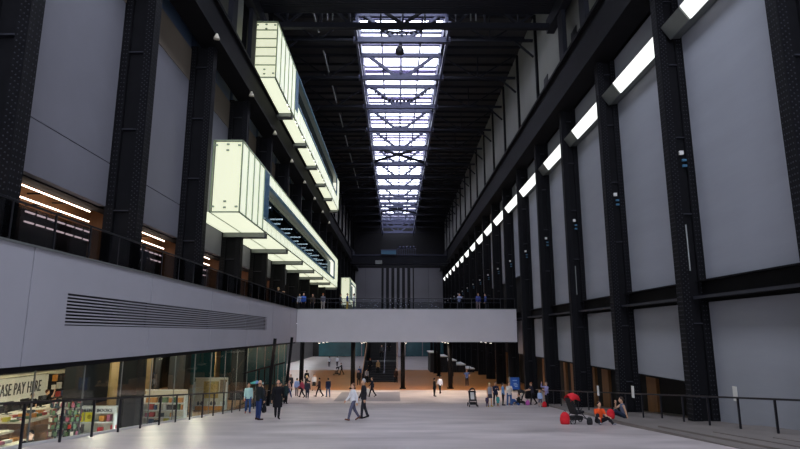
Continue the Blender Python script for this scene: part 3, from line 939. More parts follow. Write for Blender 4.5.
# ceiling lamps of the shop (each really lights it)
for i, (x, y) in enumerate(((-17.6, 22), (-17.6, 27), (-13.5, 20), (-13.5, 25.5), (-12.2, 30.2), (-12.4, 37), (-15.5, 31), (-15, 42))):
    e = empty('shop_spotlight', (x, y, -.9))
    tag(e, 'small white ceiling spotlight inside the shop, %s along the ceiling' % ORD[i], 'lamp', 'shop ceiling spotlights')
    MB().lathe([(.13, 0), (.13, -.16), (.1, -.18)], (x, y, -.87), 10).build('housing', 'white_paint', e, True)
    MB().lathe([(.09, 0), (.09, -.02)], (x, y, -1.055), 10).build('lens', 'shop_lamp', e)
    l = bpy.data.lights.new('spotlight_bulb', 'POINT'); l.energy = 310; l.color = (1, .86, .66); l.shadow_soft_size = .12
    lo_ = bpy.data.objects.new('spotlight_bulb', l); C.objects.link(lo_); lo_.parent = e; lo_.location = (0, 0, -.35)
# pay sign
e = empty('pay_sign', (-19.9, 29, -3.4))
tag(e, 'white wall sign with dark letters reading PLEASE PAY HERE', 'sign')
B(-19.98, -19.8, 23.5, 33.3, -3.6, -2.3).build('board', 'white_paint', e)
def text_mesh(body, size, depth=.03):
    cu = bpy.data.curves.new('lettering', 'FONT')
    cu.body = body; cu.size = size; cu.extrude = depth / 2; cu.resolution_u = 3; cu.space_character = 1.1
    o = bpy.data.objects.new('lettering_tmp', cu)
    C.objects.link(o)
    bpy.context.view_layer.update()
    me = bpy.data.meshes.new_from_object(o.evaluated_get(bpy.context.evaluated_depsgraph_get()))
    bpy.data.objects.remove(o, do_unlink=True)
    me.name = 'lettering'
    return me
def letters(body, size, parent, loc, m, rot):
    me = text_mesh(body, size)
    me.materials.clear(); me.materials.append(MATS[m])
    o = bpy.data.objects.new('lettering', me)
    C.objects.link(o); o.parent = parent
    w = WP[parent]
    o.location = (loc[0] - w[0], loc[1] - w[1], loc[2] - w[2])
    o.rotation_euler = rot
    WP[o] = w
    return o
letters('PLEASE PAY HERE', .86, e, (-19.77, 28.55, -3.15), 'sign_letter', (PI / 2, 0, PI / 2)).scale = (.56, 1, 1)
for z, nm in ((-2.2, 'lower'), (-1.75, 'upper')):
    o = B(-20, -19.3, 22, 37, z, z + .09).build('wall_shelf', 'cream', None, base=(-19.6, 30, z))
    tag(o, 'long cream wall shelf above the pay sign, %s one' % nm, 'shelf', 'cream shelves above the pay sign')
bkcols = [rgb(*c) for c in ((190, 60, 50), (220, 210, 190), (60, 90, 130), (210, 140, 60), (90, 120, 80), (60, 50, 48), (200, 190, 60), (170, 90, 110), (235, 232, 225), (40, 60, 70))]
for i, c in enumerate(bkcols):
    mat('cover_%d' % i, c, .5)
def book(x, y, z, w, d, h, lab, grp, m=None, lay=False):
    o = B(-d / 2, d / 2, -w / 2, w / 2, 0, h)
    # page block recessed from cover: build cover boards + pages
    me = MB()
    t = .012
    me.box(-d / 2, d / 2, -w / 2, -w / 2 + t, 0, h).box(-d / 2, d / 2, w / 2 - t, w / 2, 0, h).box(d / 2 - t, d / 2, -w / 2, w / 2, 0, h)
    me.box(-d / 2 + .01, d / 2 - t, -w / 2 + t, w / 2 - t, .01, h - .01)
    key = m or ('cover_%d' % random.randrange(len(bkcols)))
    ob = me.build('book', key)
    ob.location = (x, y, z)
    if lay: ob.rotation_euler = (PI / 2, 0, random.uniform(-.3, .3)); ob.location.z += w / 2
    tag(ob, lab, 'book', grp)
    return ob
# boxes along the wall shelf
y = 23.0
while y < 36.5:
    book(-19.6, y, -1.66, random.uniform(.25, .6), .3, random.uniform(.15, .34), 'coloured box file, %s from the left on the top cream shelf' % ORD[min(int((y - 23) / .75), 19)], 'files on the cream shelf')
    y += .75
# pay counter with monitors
e = empty('pay_counter', (-16.6, 27, SF))
tag(e, 'long brown wooden pay counter below the pay sign', 'counter')
B(-17.1, -16.5, 23.5, 31.2, SF, SF + 1.05).build('body', 'brown_wood', e)
B(-17.2, -16.35, 23.4, 31.3, SF + 1.05, SF + 1.15).build('worktop', 'cream', e)
for i in range(5):
    B(-16.5, -16.47, 23.7 + i * 1.5, 25.1 + i * 1.5, SF + .1, SF + .95).build('front_panel', 'brown_wood', e)
for i, y in enumerate((25.6, 26.7, 28.0)):
    e = empty('till_monitor', (-16.8, y, SF + 1.15))
    tag(e, 'black till monitor on the pay counter, %s' % ('leftmost', 'middle one', 'rightmost')[i], 'monitor', 'till monitors on the pay counter')
    B(-16.86, -16.8, y - .28, y + .28, SF + 1.3, SF + 1.68).build('screen', 'monitor', e)
    B(-16.9, -16.84, y - .05, y + .05, SF + 1.15, SF + 1.4).build('stand', 'monitor', e)
    B(-17.0, -16.7, y - .15, y + .15, SF + 1.15, SF + 1.17).build('base', 'monitor', e)
# back shelves with rows of books
e = empty('dark_shelving', (-19.7, 34.6, SF))
tag(e, 'tall dark shelving full of small items right of the pay sign', 'shelving')
B(-19.98, -19.9, 33.4, 37.8, SF, -2.25).build('back', 'black_matte', e)
for i in range(5):
    B(-19.95, -19.4, 33.4, 37.8, -4.1 + i * .45, -4.06 + i * .45).build('shelf', 'cream' if i == 4 else 'dark_wall', e)
for i in range(4):
    y = 33.6
    while y < 37.6:
        if random.random() < .8:
            book(-19.6, y, -4.06 + i * .45, .2, .2, random.uniform(.2, .36), 'small item, %s along the %s dark shelf right of the pay sign' % (ORD[int((y - 33.5) / .34)], ('bottom', 'second', 'third', 'top')[i]), 'items on the dark shelving')
        y += random.uniform(.34, .6)
# display tables
def table(x, y, w, l, h, lab):
    e = empty('display_table', (x, y, SF))
    tag(e, lab, 'table', 'display tables in the shop')
    B(x - w / 2, x + w / 2, y - l / 2, y + l / 2, SF + h - .08, SF + h).build('tabletop', 'cream', e)
    B(x - w / 2 + .05, x + w / 2 - .05, y - l / 2 + .05, y + l / 2 - .05, SF + h * .45, SF + h * .45 + .05).build('lower_shelf', 'brown_wood', e)
    for sx in (-1, 1):
        for sy in (-1, 1):
            cx, cy = x + sx * (w / 2 - .08), y + sy * (l / 2 - .08)
            B(cx - .04, cx + .04, cy - .04, cy + .04, SF, SF + h - .08).build('leg', 'brown_wood', e)
for x, y, w, l, h, lab in ((-15.2, 21.2, 1.5, 2.6, 1.0, 'cream display table of books behind the glass, farthest left'),
                        (-13.4, 20.9, .7, 1.2, .85, 'cream display table of books left of the card spinners'),
                        (-15.4, 25.2, 1.5, 3.4, 1.15, 'long cream display table of books in front of the pay counter'),
                        (-12.9, 18.6, 1.4, 2.0, .9, 'cream display table of books nearest the window')):
    table(x, y, w, l, h, lab)
    for i in range(int(w / .38)):
        for j in range(int(l / .36)):
            if random.random() < .85:
                bx0 = x - w / 2 + .25 + i * .38; by0 = y - l / 2 + .2 + j * .36
                o = book(bx0, by0, SF + h, random.choice([.06, .1, .16]), .2, .27, 'book lying %s in the %s row on %s table' % (ORD[j], ORD[i], {-15.2: 'farthest left', -13.4: 'small cream', -15.4: 'long cream', -12.9: 'window side'}[x]), 'books on the display tables', lay=True)
# chair by window
e = empty('shop_chair', (-12.4, 18.9, SF))
# card spinners
for i, (x, y) in enumerate(((-13.05, 22.8), (-12.45, 22.85))):
    e2 = empty('card_spinner', (x, y, SF))
    tag(e2, 'card spinner rack with red and green cards, %s of the two' % ('left', 'right')[i], 'rack', 'card spinners in the shop')
    MB().tube((x, y, SF), (x, y, SF + 2.0), .03).build('pole', 'rail_metal', e2)
    MB().lathe([(.3, 0), (.3, .04), (.05, .07)], (x, y, SF), 12).build('base', 'rail_metal', e2)
    for r in range(6):
        z = SF + .5 + r * .26
        MB().lathe([(.26, 0), (.26, .02)], (x, y, z - .02), 12).build('tray', 'rail_metal', e2)
        for q in range(9):
            a = q * PI / 4.5 + r * .3
            c_, s_ = math.cos(a), math.sin(a)
            m = MB()
            p = Vector((x + .26 * c_, y + .26 * s_, z)); tt = Vector((-s_, c_, 0)) * .055; nn_ = Vector((c_, s_, 0)) * .012
            m.hexa([p - tt - nn_, p + tt - nn_, p + tt + nn_, p - tt + nn_] + [v + Vector((0, 0, .15)) for v in (p - tt - nn_, p + tt - nn_, p + tt + nn_, p - tt + nn_)])
            m.build('card', random.choice(['cover_0', 'cover_4', 'cover_7', 'cover_1', 'cover_4', 'cover_9']), e2)
bpy.data.objects.remove(e, do_unlink=True)
# display units that face the entrance
CN = ['red', 'cream', 'blue', 'orange', 'green', 'dark brown', 'yellow', 'pink', 'white', 'dark teal']
def row_of_books(x0, x1, y, z, where, grp, widths, hmin=.2, hmax=.34, m=None, gap=(.16, .3), dens=.9):
    x = x0 + .1; n = 0
    while x < x1 - .1:
        w = random.choice(widths)
        if random.random() < dens:
            ci = random.randrange(len(bkcols)) if m is None else None
            cn = CN[ci] if m is None else ('red' if 'red' in m else 'dark')
            key = 'cover_%d' % ci if m is None else m
            hh = random.uniform(hmin, hmax); t = .012
            me = MB().box(-w / 2, w / 2, -.1, -.1 + t, 0, hh).box(-w / 2, -w / 2 + t, -.1, .1, 0, hh).box(w / 2 - t, w / 2, -.1, .1, 0, hh).box(-w / 2 + t, w / 2 - t, -.09, .09, .008, hh - .008)
            ob = me.build('book', key); ob.location = (x + w / 2, y, z)
            tag(ob, '%s book, %s from the left %s' % (cn, ORD[min(n, 19)], where), 'book', grp)
            n += 1
        x += w + random.uniform(*gap) * .35
def unit_facing(name, lab, cat, x0, x1, y, zt, levels, back='cream', depth=.42, header=.0):
    e = empty(name, ((x0 + x1) / 2, y, SF))
    tag(e, lab, cat)
    B(x0, x1, y + depth, y + depth + .05, SF, zt).build('back', back, e)
    for x in (x0, x1):
        B(x - .03, x + .03, y, y + depth, SF, zt - .25).build('side', 'white_paint', e)
    B(x0, x1, y + depth - .12, y + depth + .05, zt - .05, zt).build('top', 'white_paint', e)
    if header:
        B(x0, x1, y + .1, y + .16, zt - header, zt).build('header', 'white_paint', e)
    for z in levels:
        B(x0, x1, y, y + depth, z - .04, z).build('shelf', 'white_paint', e)
    return e
e = unit_facing('low_shelf', 'low white shelf unit with two yellow posters behind the glass', 'shelf unit', -13.35, -11.15, 23.4, -2.88, (-3.45, -3.9, -4.3), header=.26)
letters("CHILDREN'S BOOKS", .17, e, (-12.95, 23.47, -3.08), 'sign_letter', (PI / 2, 0, 0))
for i, x in enumerate((-12.5, -12.13)):
    e = empty('yellow_poster', (x, 23.38, -3.45))
    tag(e, 'yellow printed poster on the low white shelf, %s of two' % ('left', 'right')[i], 'poster', 'yellow posters')
    B(x - .16, x + .16, 23.36, 23.38, -3.44, -3.08).build('sheet', 'yellow_poster', e)
    MB().tube((x + .02, 23.36, -3.25), (x + .02, 23.35, -3.25), .085, k=12).build('print', 'yellow_print', e)
row_of_books(-11.9, -11.2, 23.6, -3.45, 'on the top shelf of the low white shelf unit', 'books on the low white shelf', [.08, .14, .2])
row_of_books(-13.25, -12.3, 23.6, -3.9, 'on the middle shelf of the low white shelf unit', 'books on the low white shelf', [.16, .2], m='cover_5')
row_of_books(-12.2, -11.2, 23.6, -3.9, 'at the red end of the low middle shelf', 'books on the low white shelf', [.16, .2], m='red_plastic')
row_of_books(-13.25, -12.3, 23.6, -4.3, 'on the bottom shelf of the low white shelf unit', 'books on the low white shelf', [.16, .2], m='cover_5')
row_of_books(-12.2, -11.2, 23.6, -4.3, 'at the red end of the low bottom shelf', 'books on the low white shelf', [.16, .2], m='red_plastic')
e = unit_facing('bookcase', 'wide white bookcase with rows of colourful books behind the glass', 'bookcase', -12.95, -10.8, 30.0, -2.88, (-3.5, -3.85, -4.2, -4.55))
for nm, z in (('top', -3.5), ('second', -3.85), ('third', -4.2), ('bottom', -4.55)):
    row_of_books(-12.9, -10.85, 30.2, z, 'on the %s shelf of the wide white bookcase' % nm, 'books on the white bookcase', [.08, .14, .2, .24], .18, .28)
e = unit_facing('print_display', 'tall cream display panel with framed prints and objects behind the glass', 'display', -12.45, -10.45, 36.0, -2.72, (-4.35, -4.58), depth=.3)
B(-11.9, -11.0, 36.22, 36.29, -3.95, -2.95).build('large_print', mat('print_mosaic', rgb(190, 160, 90), .6, 0, .5, 9), e)
B(-10.9, -10.5, 36.22, 36.29, -3.6, -2.85).build('small_print', mat('print_photo', rgb(130, 110, 90), .6, 0, .6, 4), e)
for z in (-3.3, -3.7):
    B(-12.42, -11.98, 36.05, 36.3, z - .03, z).build('small_shelf', 'white_paint', e)
B(-12.2, -10.6, 35.75, 35.98, SF, -4.38).build('orange_box', 'cover_3', e)
for i in range(10):
    x = -12.35 + i * .2
    o = MB().lathe([(.05, 0), (.08, .06), (.07, .15), (.03, .2), (.035, .23)], (0, 0, 0), 8).build('vase', ['white_paint', 'cover_9', 'cover_5', 'cream'][i % 4], None, True)
    o.location = (x, 36.13, -4.35)
    tag(o, '%s vase, %s from the left on the cream print display' % (('white', 'dark teal', 'dark brown', 'cream')[i % 4], ORD[i]), 'vase', 'vases on the print display')
# far shop doors
e = empty('shop_doors', (-9.95, 45, -5.5))
tag(e, 'dark framed glass doors at the far end of the shop front', 'doors')
for y in (42.2, 44.0, 45.8, 47.6):
    MB().bar((-9.93, y, rz(y)), (-9.93, y, -2.6), .08, .1).build('door_stile', 'black_steel', e)
B(-9.92, -9.88, 43.4, 43.6, -4.2, -3.6).build('door_notice', 'white_paint', e)

# ------------------------------------------------------------------ people
def capsule(mb, a, b, r1, r2, k=10):
    a = Vector(a); b = Vector(b)
    d = b - a
    L = d.length
    d = d / L if L > 1e-6 else Vector((0, 0, 1))
    u = d.cross(Vector((0, 0, 1)) if abs(d.z) < .9 else Vector((0, 1, 0))).normalized()
    w = d.cross(u)
    n = len(mb.v); rows = []
    st = [(-1, .02), (-.8, .6), (-.45, .89), (0, 1)]
    for q, f in st: rows.append((a + d * (q * r1), r1 * f))
    for q, f in reversed(st): rows.append((b - d * (q * r2), r2 * f))
    for P, R in rows:
        for i in range(k):
            t = 2 * PI * i / k
            mb.v.append(tuple(P + u * (R * math.cos(t)) + w * (R * math.sin(t))))
    for j in range(len(rows) - 1):
        for i in range(k):
            i2 = (i + 1) % k
            mb.f.append((n + j * k + i, n + j * k + i2, n + (j + 1) * k + i2, n + (j + 1) * k + i))
    mb.f.append(tuple(n + k - 1 - i for i in range(k)))
    e_ = n + (len(rows) - 1) * k
    mb.f.append(tuple(e_ + i for i in range(k)))
def loft(mb, rows, k=16):          # rows: (centre, ux, uy, rx, ry)
    n = len(mb.v)
    for c, ux, uy, rx, ry in rows:
        for i in range(k):
            t = 2 * PI * i / k
            mb.v.append(tuple(c + ux * (rx * math.cos(t)) + uy * (ry * math.sin(t))))
    for j in range(len(rows) - 1):
        for i in range(k):
            i2 = (i + 1) % k
            mb.f.append((n + j * k + i, n + j * k + i2, n + (j + 1) * k + i2, n + (j + 1) * k + i))
    mb.f.append(tuple(n + k - 1 - i for i in range(k)))
    e_ = n + (len(rows) - 1) * k
    mb.f.append(tuple(e_ + i for i in range(k)))
def rem(o, vox):
    m = o.modifiers.new('remesh', 'REMESH')
    m.mode = 'VOXEL'; m.voxel_size = vox; m.use_smooth_shade = True
    return o
def cmat(c, rough=.8):
    nm = 'cloth_%d_%d_%d' % c
    return mat(nm, rgb(*c), rough, 0, .12, 30, spec=.2) and nm
def smat(c):
    nm = 'skin_%d_%d_%d' % c
    return mat(nm, rgb(*c), .55) and nm
D = math.radians
POSES = {
    'stand': dict(legs=[(2, 4, 4), (-2, 3, 4)], arms=[(4, 12, 7), (2, 14, 7)]),
    'walk': dict(legs=[(24, 10, 1), (-18, 16, 1)], arms=[(-20, 18, 6), (20, 24, 6)]),
    'walk2': dict(legs=[(-20, 20, 1), (22, 6, 1)], arms=[(18, 26, 6), (-18, 18, 6)]),
    'stroll': dict(legs=[(12, 8, 2), (-10, 10, 2)], arms=[(-8, 16, 6), (8, 20, 6)]),
    'hips': dict(legs=[(10, 8, 3), (-8, 6, 3)], arms=[(-30, 95, 42), (-30, 95, 42)]),
    'fold': dict(legs=[(2, 3, 4), (-3, 4, 5)], arms=[(28, 95, 4), (28, 95, 4)]),
    'phone': dict(legs=[(2, 3, 4), (-3, 4, 5)], arms=[(25, 90, 6), (95, 75, 12)]),
    'push': dict(legs=[(18, 8, 1), (-16, 14, 1)], arms=[(38, 40, 4), (38, 40, 4)], lean=8),
    'bagwalk': dict(legs=[(20, 10, 1), (-16, 12, 1)], arms=[(6, 8, 8), (-6, 10, 10)]),
    'sit': dict(legs=[(118, 92, 8), (106, 70, 10)], arms=[(20, 60, 10), (20, 60, 10)], sit=True, lean=-6),
    'sitlow': dict(legs=[(92, 30, 24), (98, 60, 22)], arms=[(34, 50, 8), (30, 55, 8)], sit=True, lean=10),
    'sitlean': dict(legs=[(96, 46, 10), (90, 20, 2)], arms=[(-16, 2, 16), (55, 118, 4)], sit=True, lean=8),
    'seat': dict(legs=[(80, 80, 8), (80, 80, 8)], arms=[(30, 60, 8), (30, 60, 8)], sit=True),
    'lean_rail': dict(legs=[(4, 4, 4), (-4, 6, 4)], arms=[(50, 60, 10), (50, 60, 10)], lean=14),
}
NP = [0]
def person(label, loc, face, h, pose, skin=(205, 160, 130), hair=(50, 38, 30), top=(60, 60, 66), bottom=(40, 44, 58), shoes=(30, 28, 28),
           sleeve='long', coat=0, skirt=0, hairlen=0, bald=False, near=False, build=1.0, shorts=False, turn=0, group='visitors in the hall', hat=None):
    P = POSES[pose]
    lean = D(P.get('lean', 0))
    root = empty('person', loc)
    root.rotation_euler = (0, 0, face)
    tag(root, label, 'person', group)
    WP[root] = (0, 0, 0)
    vox = .013 if near else .021
    V = Vector
    hz = .07 * h if P.get('sit') else 0
    hip0 = V((0, 0, 0))
    joints = {}
    lowest = 0
    legs = []
    for i, (hf, kf, ab) in enumerate(P['legs']):
        s = -1 if i == 0 else 1
        hp = V((s * .052 * h, 0, 0))
        a = D(hf); b = D(hf - kf); ab = D(ab)
        kn = hp + V((s * math.sin(ab) * math.cos(ab), math.sin(a), -math.cos(a) * math.cos(ab))).normalized() * (.245 * h)
        an = kn + V((s * math.sin(ab) * .2, math.sin(b), -math.cos(b))).normalized() * (.235 * h)
        fa = max(min(hf - kf, 30), -35) * (.9 if not P.get('sit') else .6)
        fd = V((s * .18, math.cos(D(fa)), math.sin(D(fa)))).normalized()
        if P.get('sit'): fd = V((s * .2, .8, .35)).normalized()
        to = an + V((0, 0, -.018 * h)) + fd * (.105 * h)
        heel = an + V((0, 0, -.02 * h)) - fd * (.025 * h)
        legs.append((hp, kn, an, heel, to))
        lowest = min(lowest, to.z - .019 * h, heel.z - .02 * h)
    if not P.get('sit'):
        hz = -lowest
    O = V((0, 0, hz))
    legs = [tuple(p + O for p in L) for L in legs]
    if P.get('sit'):      # keep feet above ground
        fixed = []
        for L in legs:
            dz = max(0, .03 * h - min(L[3].z, L[4].z))
            fixed.append((L[0], L[1] + V((0, 0, dz)), L[2] + V((0, 0, dz)), L[3] + V((0, 0, dz)), L[4] + V((0, 0, dz))))
        legs = fixed
    ax = V((0, math.sin(lean), math.cos(lean)))
    fw = V((0, math.cos(lean), -math.sin(lean)))
    ux = V((1, 0, 0))
    def tr(fr, rx, ry, g=0.0, yo=0):
        return (O + ax * (fr * h) + fw * (yo * h), ux, fw, rx * h * build + g, ry * h * build + g)
    TOR = [(-.035, .05, .045), (-.02, .085, .062), (.02, .092, .068), (.10, .08, .06), (.19, .09, .066), (.25, .1, .06), (.285, .072, .045), (.306, .034, .034)]
    nb = O + ax * (.30 * h)
    hd = nb + ax * (.045 * h) + V((0, .012 * h, .055 * h))
    arms = []
    for i, (sf, ef, ab) in enumerate(P['arms']):
        s = -1 if i == 0 else 1
        sh = O + ax * (.268 * h) + ux * (s * .105 * h * build)
        a = D(sf) + lean * .3; ab = D(ab)
        el = sh + V((s * math.sin(ab), math.sin(a) * math.cos(ab), -math.cos(a) * math.cos(ab))).normalized() * (.165 * h)
        b = a + D(ef)
        inward = -.55 if ef > 60 else 0.0
        fd = V((s * (math.sin(ab) * .4 + inward), math.sin(b), -math.cos(b))).normalized()
        wr_ = el + fd * (.145 * h)
        arms.append((sh, el, wr_, fd, s))
    # ---- body
    b = MB()
    loft(b, [tr(f, x * .96, y_ * .95) for f, x, y_ in TOR])
    capsule(b, nb - ax * .02 * h, hd - V((0, .005 * h, .02 * h)), .032 * h, .03 * h)
    b.ball(tuple(hd), .044 * h, .054 * h, .071 * h, 14, 10)
    b.ball(tuple(hd + V((0, .018 * h, -.035 * h))), .034 * h, .036 * h, .034 * h, 10, 8)
    capsule(b, hd + V((0, .05 * h, .004 * h)), hd + V((0, .06 * h, -.016 * h)), .006 * h, .009 * h, 6)
    for s in (-1, 1):
        b.ball(tuple(hd + V((s * .045 * h, -.003 * h, -.004 * h))), .008 * h, .014 * h, .02 * h, 8, 6)
    for hp, kn, an, heel, to in legs:
        capsule(b, hp, kn, .05 * h, .031 * h)
        capsule(b, kn, an, .032 * h, .02 * h)
        capsule(b, heel, to, .019 * h, .016 * h)
        capsule(b, an, heel, .02 * h, .019 * h)
    for sh, el, wr_, fd, s in arms:
        capsule(b, sh, el, .03 * h, .023 * h)
        capsule(b, el, wr_, .024 * h, .016 * h)
        lat = V((-s * .2, 1, 0)); lat = (lat - fd * lat.dot(fd)).normalized()
        nrm = fd.cross(lat).normalized()
        pe = wr_ + fd * (.05 * h)
        for q in (-1, 0, 1):
            capsule(b, wr_ + lat * (q * .008 * h), pe + lat * (q * .014 * h), .012 * h, .0105 * h, 6)
        for q, ln in ((-1.5, .036), (-.5, .045), (.5, .048), (1.5, .042)):
            k0 = pe + lat * (q * .0118 * h)
            k1 = k0 + (fd * .8 - nrm * (.35 * s)).normalized() * (ln * .55 * h)
            k2 = k1 + (fd * .55 - nrm * (.75 * s)).normalized() * (ln * .5 * h)
            capsule(b, k0, k1, .0056 * h, .0052 * h, 6); capsule(b, k1, k2, .0052 * h, .0045 * h, 6)
        t0 = wr_ + fd * (.016 * h) + lat * (.014 * h)
        t1 = t0 + (fd * .6 + lat * .8).normalized() * (.026 * h)
        capsule(b, t0, t1, .008 * h, .0065 * h, 6); capsule(b, t1, t1 + (fd * .9 + lat * .2).normalized() * (.022 * h), .0065 * h, .0055 * h, 6)
    o = rem(b.build('body', smat(skin), root), vox)
    # ---- face
    for s in (-1, 1):
        MB().ball(tuple(hd + V((s * .018 * h, .049 * h, .006 * h))), .0065 * h, .005 * h, .0045 * h, 6, 5).build('eye', 'black_matte', root, True)
    MB().ball(tuple(hd + V((0, .05 * h, -.036 * h))), .014 * h, .006 * h, .004 * h, 6, 5).build('mouth', mat('lip', rgb(150, 84, 78), .5) and 'lip', root, True)
    # ---- hair
    if not bald:
        hb = MB()
        hb.ball(tuple(hd + V((0, -.012 * h, .018 * h))), .05 * h, .056 * h, .066 * h, 12, 8)
        if hairlen:
            capsule(hb, hd + V((0, -.035 * h, 0)), hd + V((0, -.04 * h, -hairlen * h)), .04 * h, .03 * h)
        rem(hb.build('hair', cmat(hair, .6), root), .02)
    else:
        hb = MB()
        capsule(hb, hd + V((-.038 * h, -.03 * h, -.01 * h)), hd + V((.038 * h, -.03 * h, -.01 * h)), .022 * h, .022 * h)
        rem(hb.build('hair', cmat(hair, .6), root), .016)
    if hat:
        MB().lathe([(.055 * h, .03 * h), (.056 * h, .05 * h), (.045 * h, .085 * h), (.01 * h, .095 * h)], tuple(hd), 12).build('cap', cmat(hat), root, True)
    # ---- top
    c = MB(); g = .014
    rows = [tr(f, x, y_, g) for f, x, y_ in TOR[1:-1]] + [tr(.294, .05, .04, g), tr(.312, .036, .036, .01)]
    if coat:
        rows = [(O + V((0, -.005 * h, -coat * h)), ux, V((0, 1, 0)), .112 * h * build, .085 * h), tr(-.03, .1, .074, g)] + rows[1:]
    elif not P.get('sit'):
        rows = [tr(-.045, .094, .07, g)] + rows
    loft(c, rows)
    for sh, el, wr_, fd, s in arms:
        if sleeve == 'none':
            continue
        capsule(c, sh - V((s * .01, 0, 0)), el if sleeve == 'long' else sh.lerp(el, .62), .03 * h + g, .024 * h + g)
        if sleeve == 'long':
            capsule(c, el, el.lerp(wr_, .94), .025 * h + g, .018 * h + g * .8)
    rem(c.build('coat' if coat else 'top', cmat(top), root), vox if near else .02)
    # ---- bottom
    c = MB()
    loft(c, [tr(f, x, y_, .008) for f, x, y_ in TOR[:4]])
    if skirt:
        loft(c, [(O + V((0, 0, -skirt * h)), ux, V((0, 1, 0)), .12 * h, .095 * h), tr(-.03, .096, .074, .01), tr(.06, .085, .064, .01)])
    else:
        for hp, kn, an, heel, to in legs:
            capsule(c, hp, kn, .052 * h + .008, .036 * h + .01)
            if not shorts:
                capsule(c, kn, kn.lerp(an, .95), .036 * h + .01, .026 * h + .01)
    rem(c.build('skirt' if skirt else 'trousers', cmat(bottom), root), vox if near else .02)
    for hp, kn, an, heel, to in legs:
        c = MB()
        capsule(c, heel, to, .024 * h, .02 * h); capsule(c, heel + V((0, 0, .02 * h)), an, .024 * h, .024 * h)
        rem(c.build('shoe', cmat(shoes, .5), root), .016)
    return root, dict(legs=legs, arms=arms, hd=hd, O=O)

def world(root, p):
    a = root.rotation_euler[2]
    return (root.location[0] + p.x * math.cos(a) - p.y * math.sin(a), root.location[1] + p.x * math.sin(a) + p.y * math.cos(a), root.location[2] + p.z)
def at(x, y):
    return (x, y, step_z(x, y))
BLK = (26, 26, 30); NAVY = (34, 40, 64); JEAN = (52, 76, 120); WHT = (228, 228, 232); GRY = (96, 98, 112)
AWAY, CAM, LEFT, RIGHT = 0, PI, PI / 2, -PI / 2

# foreground left
p, J = person('man in long black coat walking away in the left foreground', at(-5.68, 28.2), AWAY + .1, 1.82, 'walk', top=BLK, coat=.22, bottom=BLK, shoes=(20, 18, 18), hair=(110, 100, 95), bald=True, near=True, build=1.12)
p, J = person('bald man in dark jacket and blue jeans carrying a black bag', at(-6.41, 27.5), AWAY - .7, 1.80, 'stand', top=(30, 36, 38), bottom=(40, 58, 104), shoes=(60, 40, 34), hair=(120, 90, 75), bald=True, near=True, build=1.1)
hw = world(p, J['arms'][1][2] + J['arms'][1][3] * .12)
e = empty('handbag', (hw[0], hw[1], hw[2] - .42)); tag(e, 'black soft bag in the hand of the man in blue jeans', 'bag')
m = MB(); loft(m, [(Vector((hw[0], hw[1], hw[2] + z)), Vector((0, 1, 0)), Vector((1, 0, 0)), a, b) for z, a, b in ((-.42, .15, .07), (-.4, .19, .1), (-.25, .2, .1), (-.12, .15, .06), (-.1, .1, .03))])
m.build('bag_body', cmat(BLK), e, True)
MB().path([(hw[0], hw[1] - .1, hw[2] - .12), (hw[0], hw[1] - .06, hw[2]), (hw[0], hw[1] + .06, hw[2]), (hw[0], hw[1] + .1, hw[2] - .12)], .012, 6).build('handle', cmat(BLK), e)
p, J = person('woman in white and teal patterned top and jeans facing the camera by the shop', at(-8.4, 33.4), CAM + .3, 1.68, 'stroll', top=(170, 205, 200), bottom=JEAN, hair=(58, 34, 26), hairlen=.1, shoes=(150, 90, 80), sleeve='long', near=True)
hw = world(p, Vector((.2, .0, J['O'].z - .02)))
e = empty('shoulder_bag', (hw[0], hw[1], hw[2] - .2)); tag(e, 'brown leather shoulder bag at the side of the woman in patterned top', 'bag')
m = MB(); loft(m, [(Vector((hw[0], hw[1], hw[2] + z)), Vector((0, 1, 0)), Vector((1, 0, 0)), a, b) for z, a, b in ((-.2, .14, .06), (-.15, .17, .07), (.05, .17, .06), (.1, .14, .03))])
m.build('bag_body', cmat((120, 56, 40), .5), e, True)
sw = world(p, J['arms'][1][0] + Vector((0, 0, .04)))
MB().tube((hw[0], hw[1], hw[2] + .08), sw, .014, k=6).build('strap', cmat((120, 56, 40), .5), e)
p, J = person('person in dark top under a small teal umbrella behind the shop rail', at(-8.3, 36.5), CAM - .5, 1.6, 'phone', top=(40, 40, 46), bottom=BLK, hair=(40, 28, 24), hairlen=.08)
uw = world(p, J['arms'][1][2])
e = empty('umbrella', (uw[0], uw[1], uw[2])); tag(e, 'small open teal umbrella over the person behind the shop rail', 'umbrella')
ut = Vector(uw) + Vector((-.1, 0, .35))
MB().tube(uw, tuple(ut), .012, k=6).build('shaft', 'rail_metal', e)
n8 = 8
for i in range(n8):
    a0, a1 = 2 * PI * i / n8, 2 * PI * (i + 1) / n8
    mm = MB()
    r = .45
    q0 = ut + Vector((r * math.cos(a0), r * math.sin(a0), -.16)); q1 = ut + Vector((r * math.cos(a1), r * math.sin(a1), -.16))
    mm.prism([ut, q0, q1], (0, 0, .012))
    mm.build('gore', cmat(((60, 150, 150), (90, 180, 170), (110, 130, 180), (60, 150, 150))[i % 4]), e)
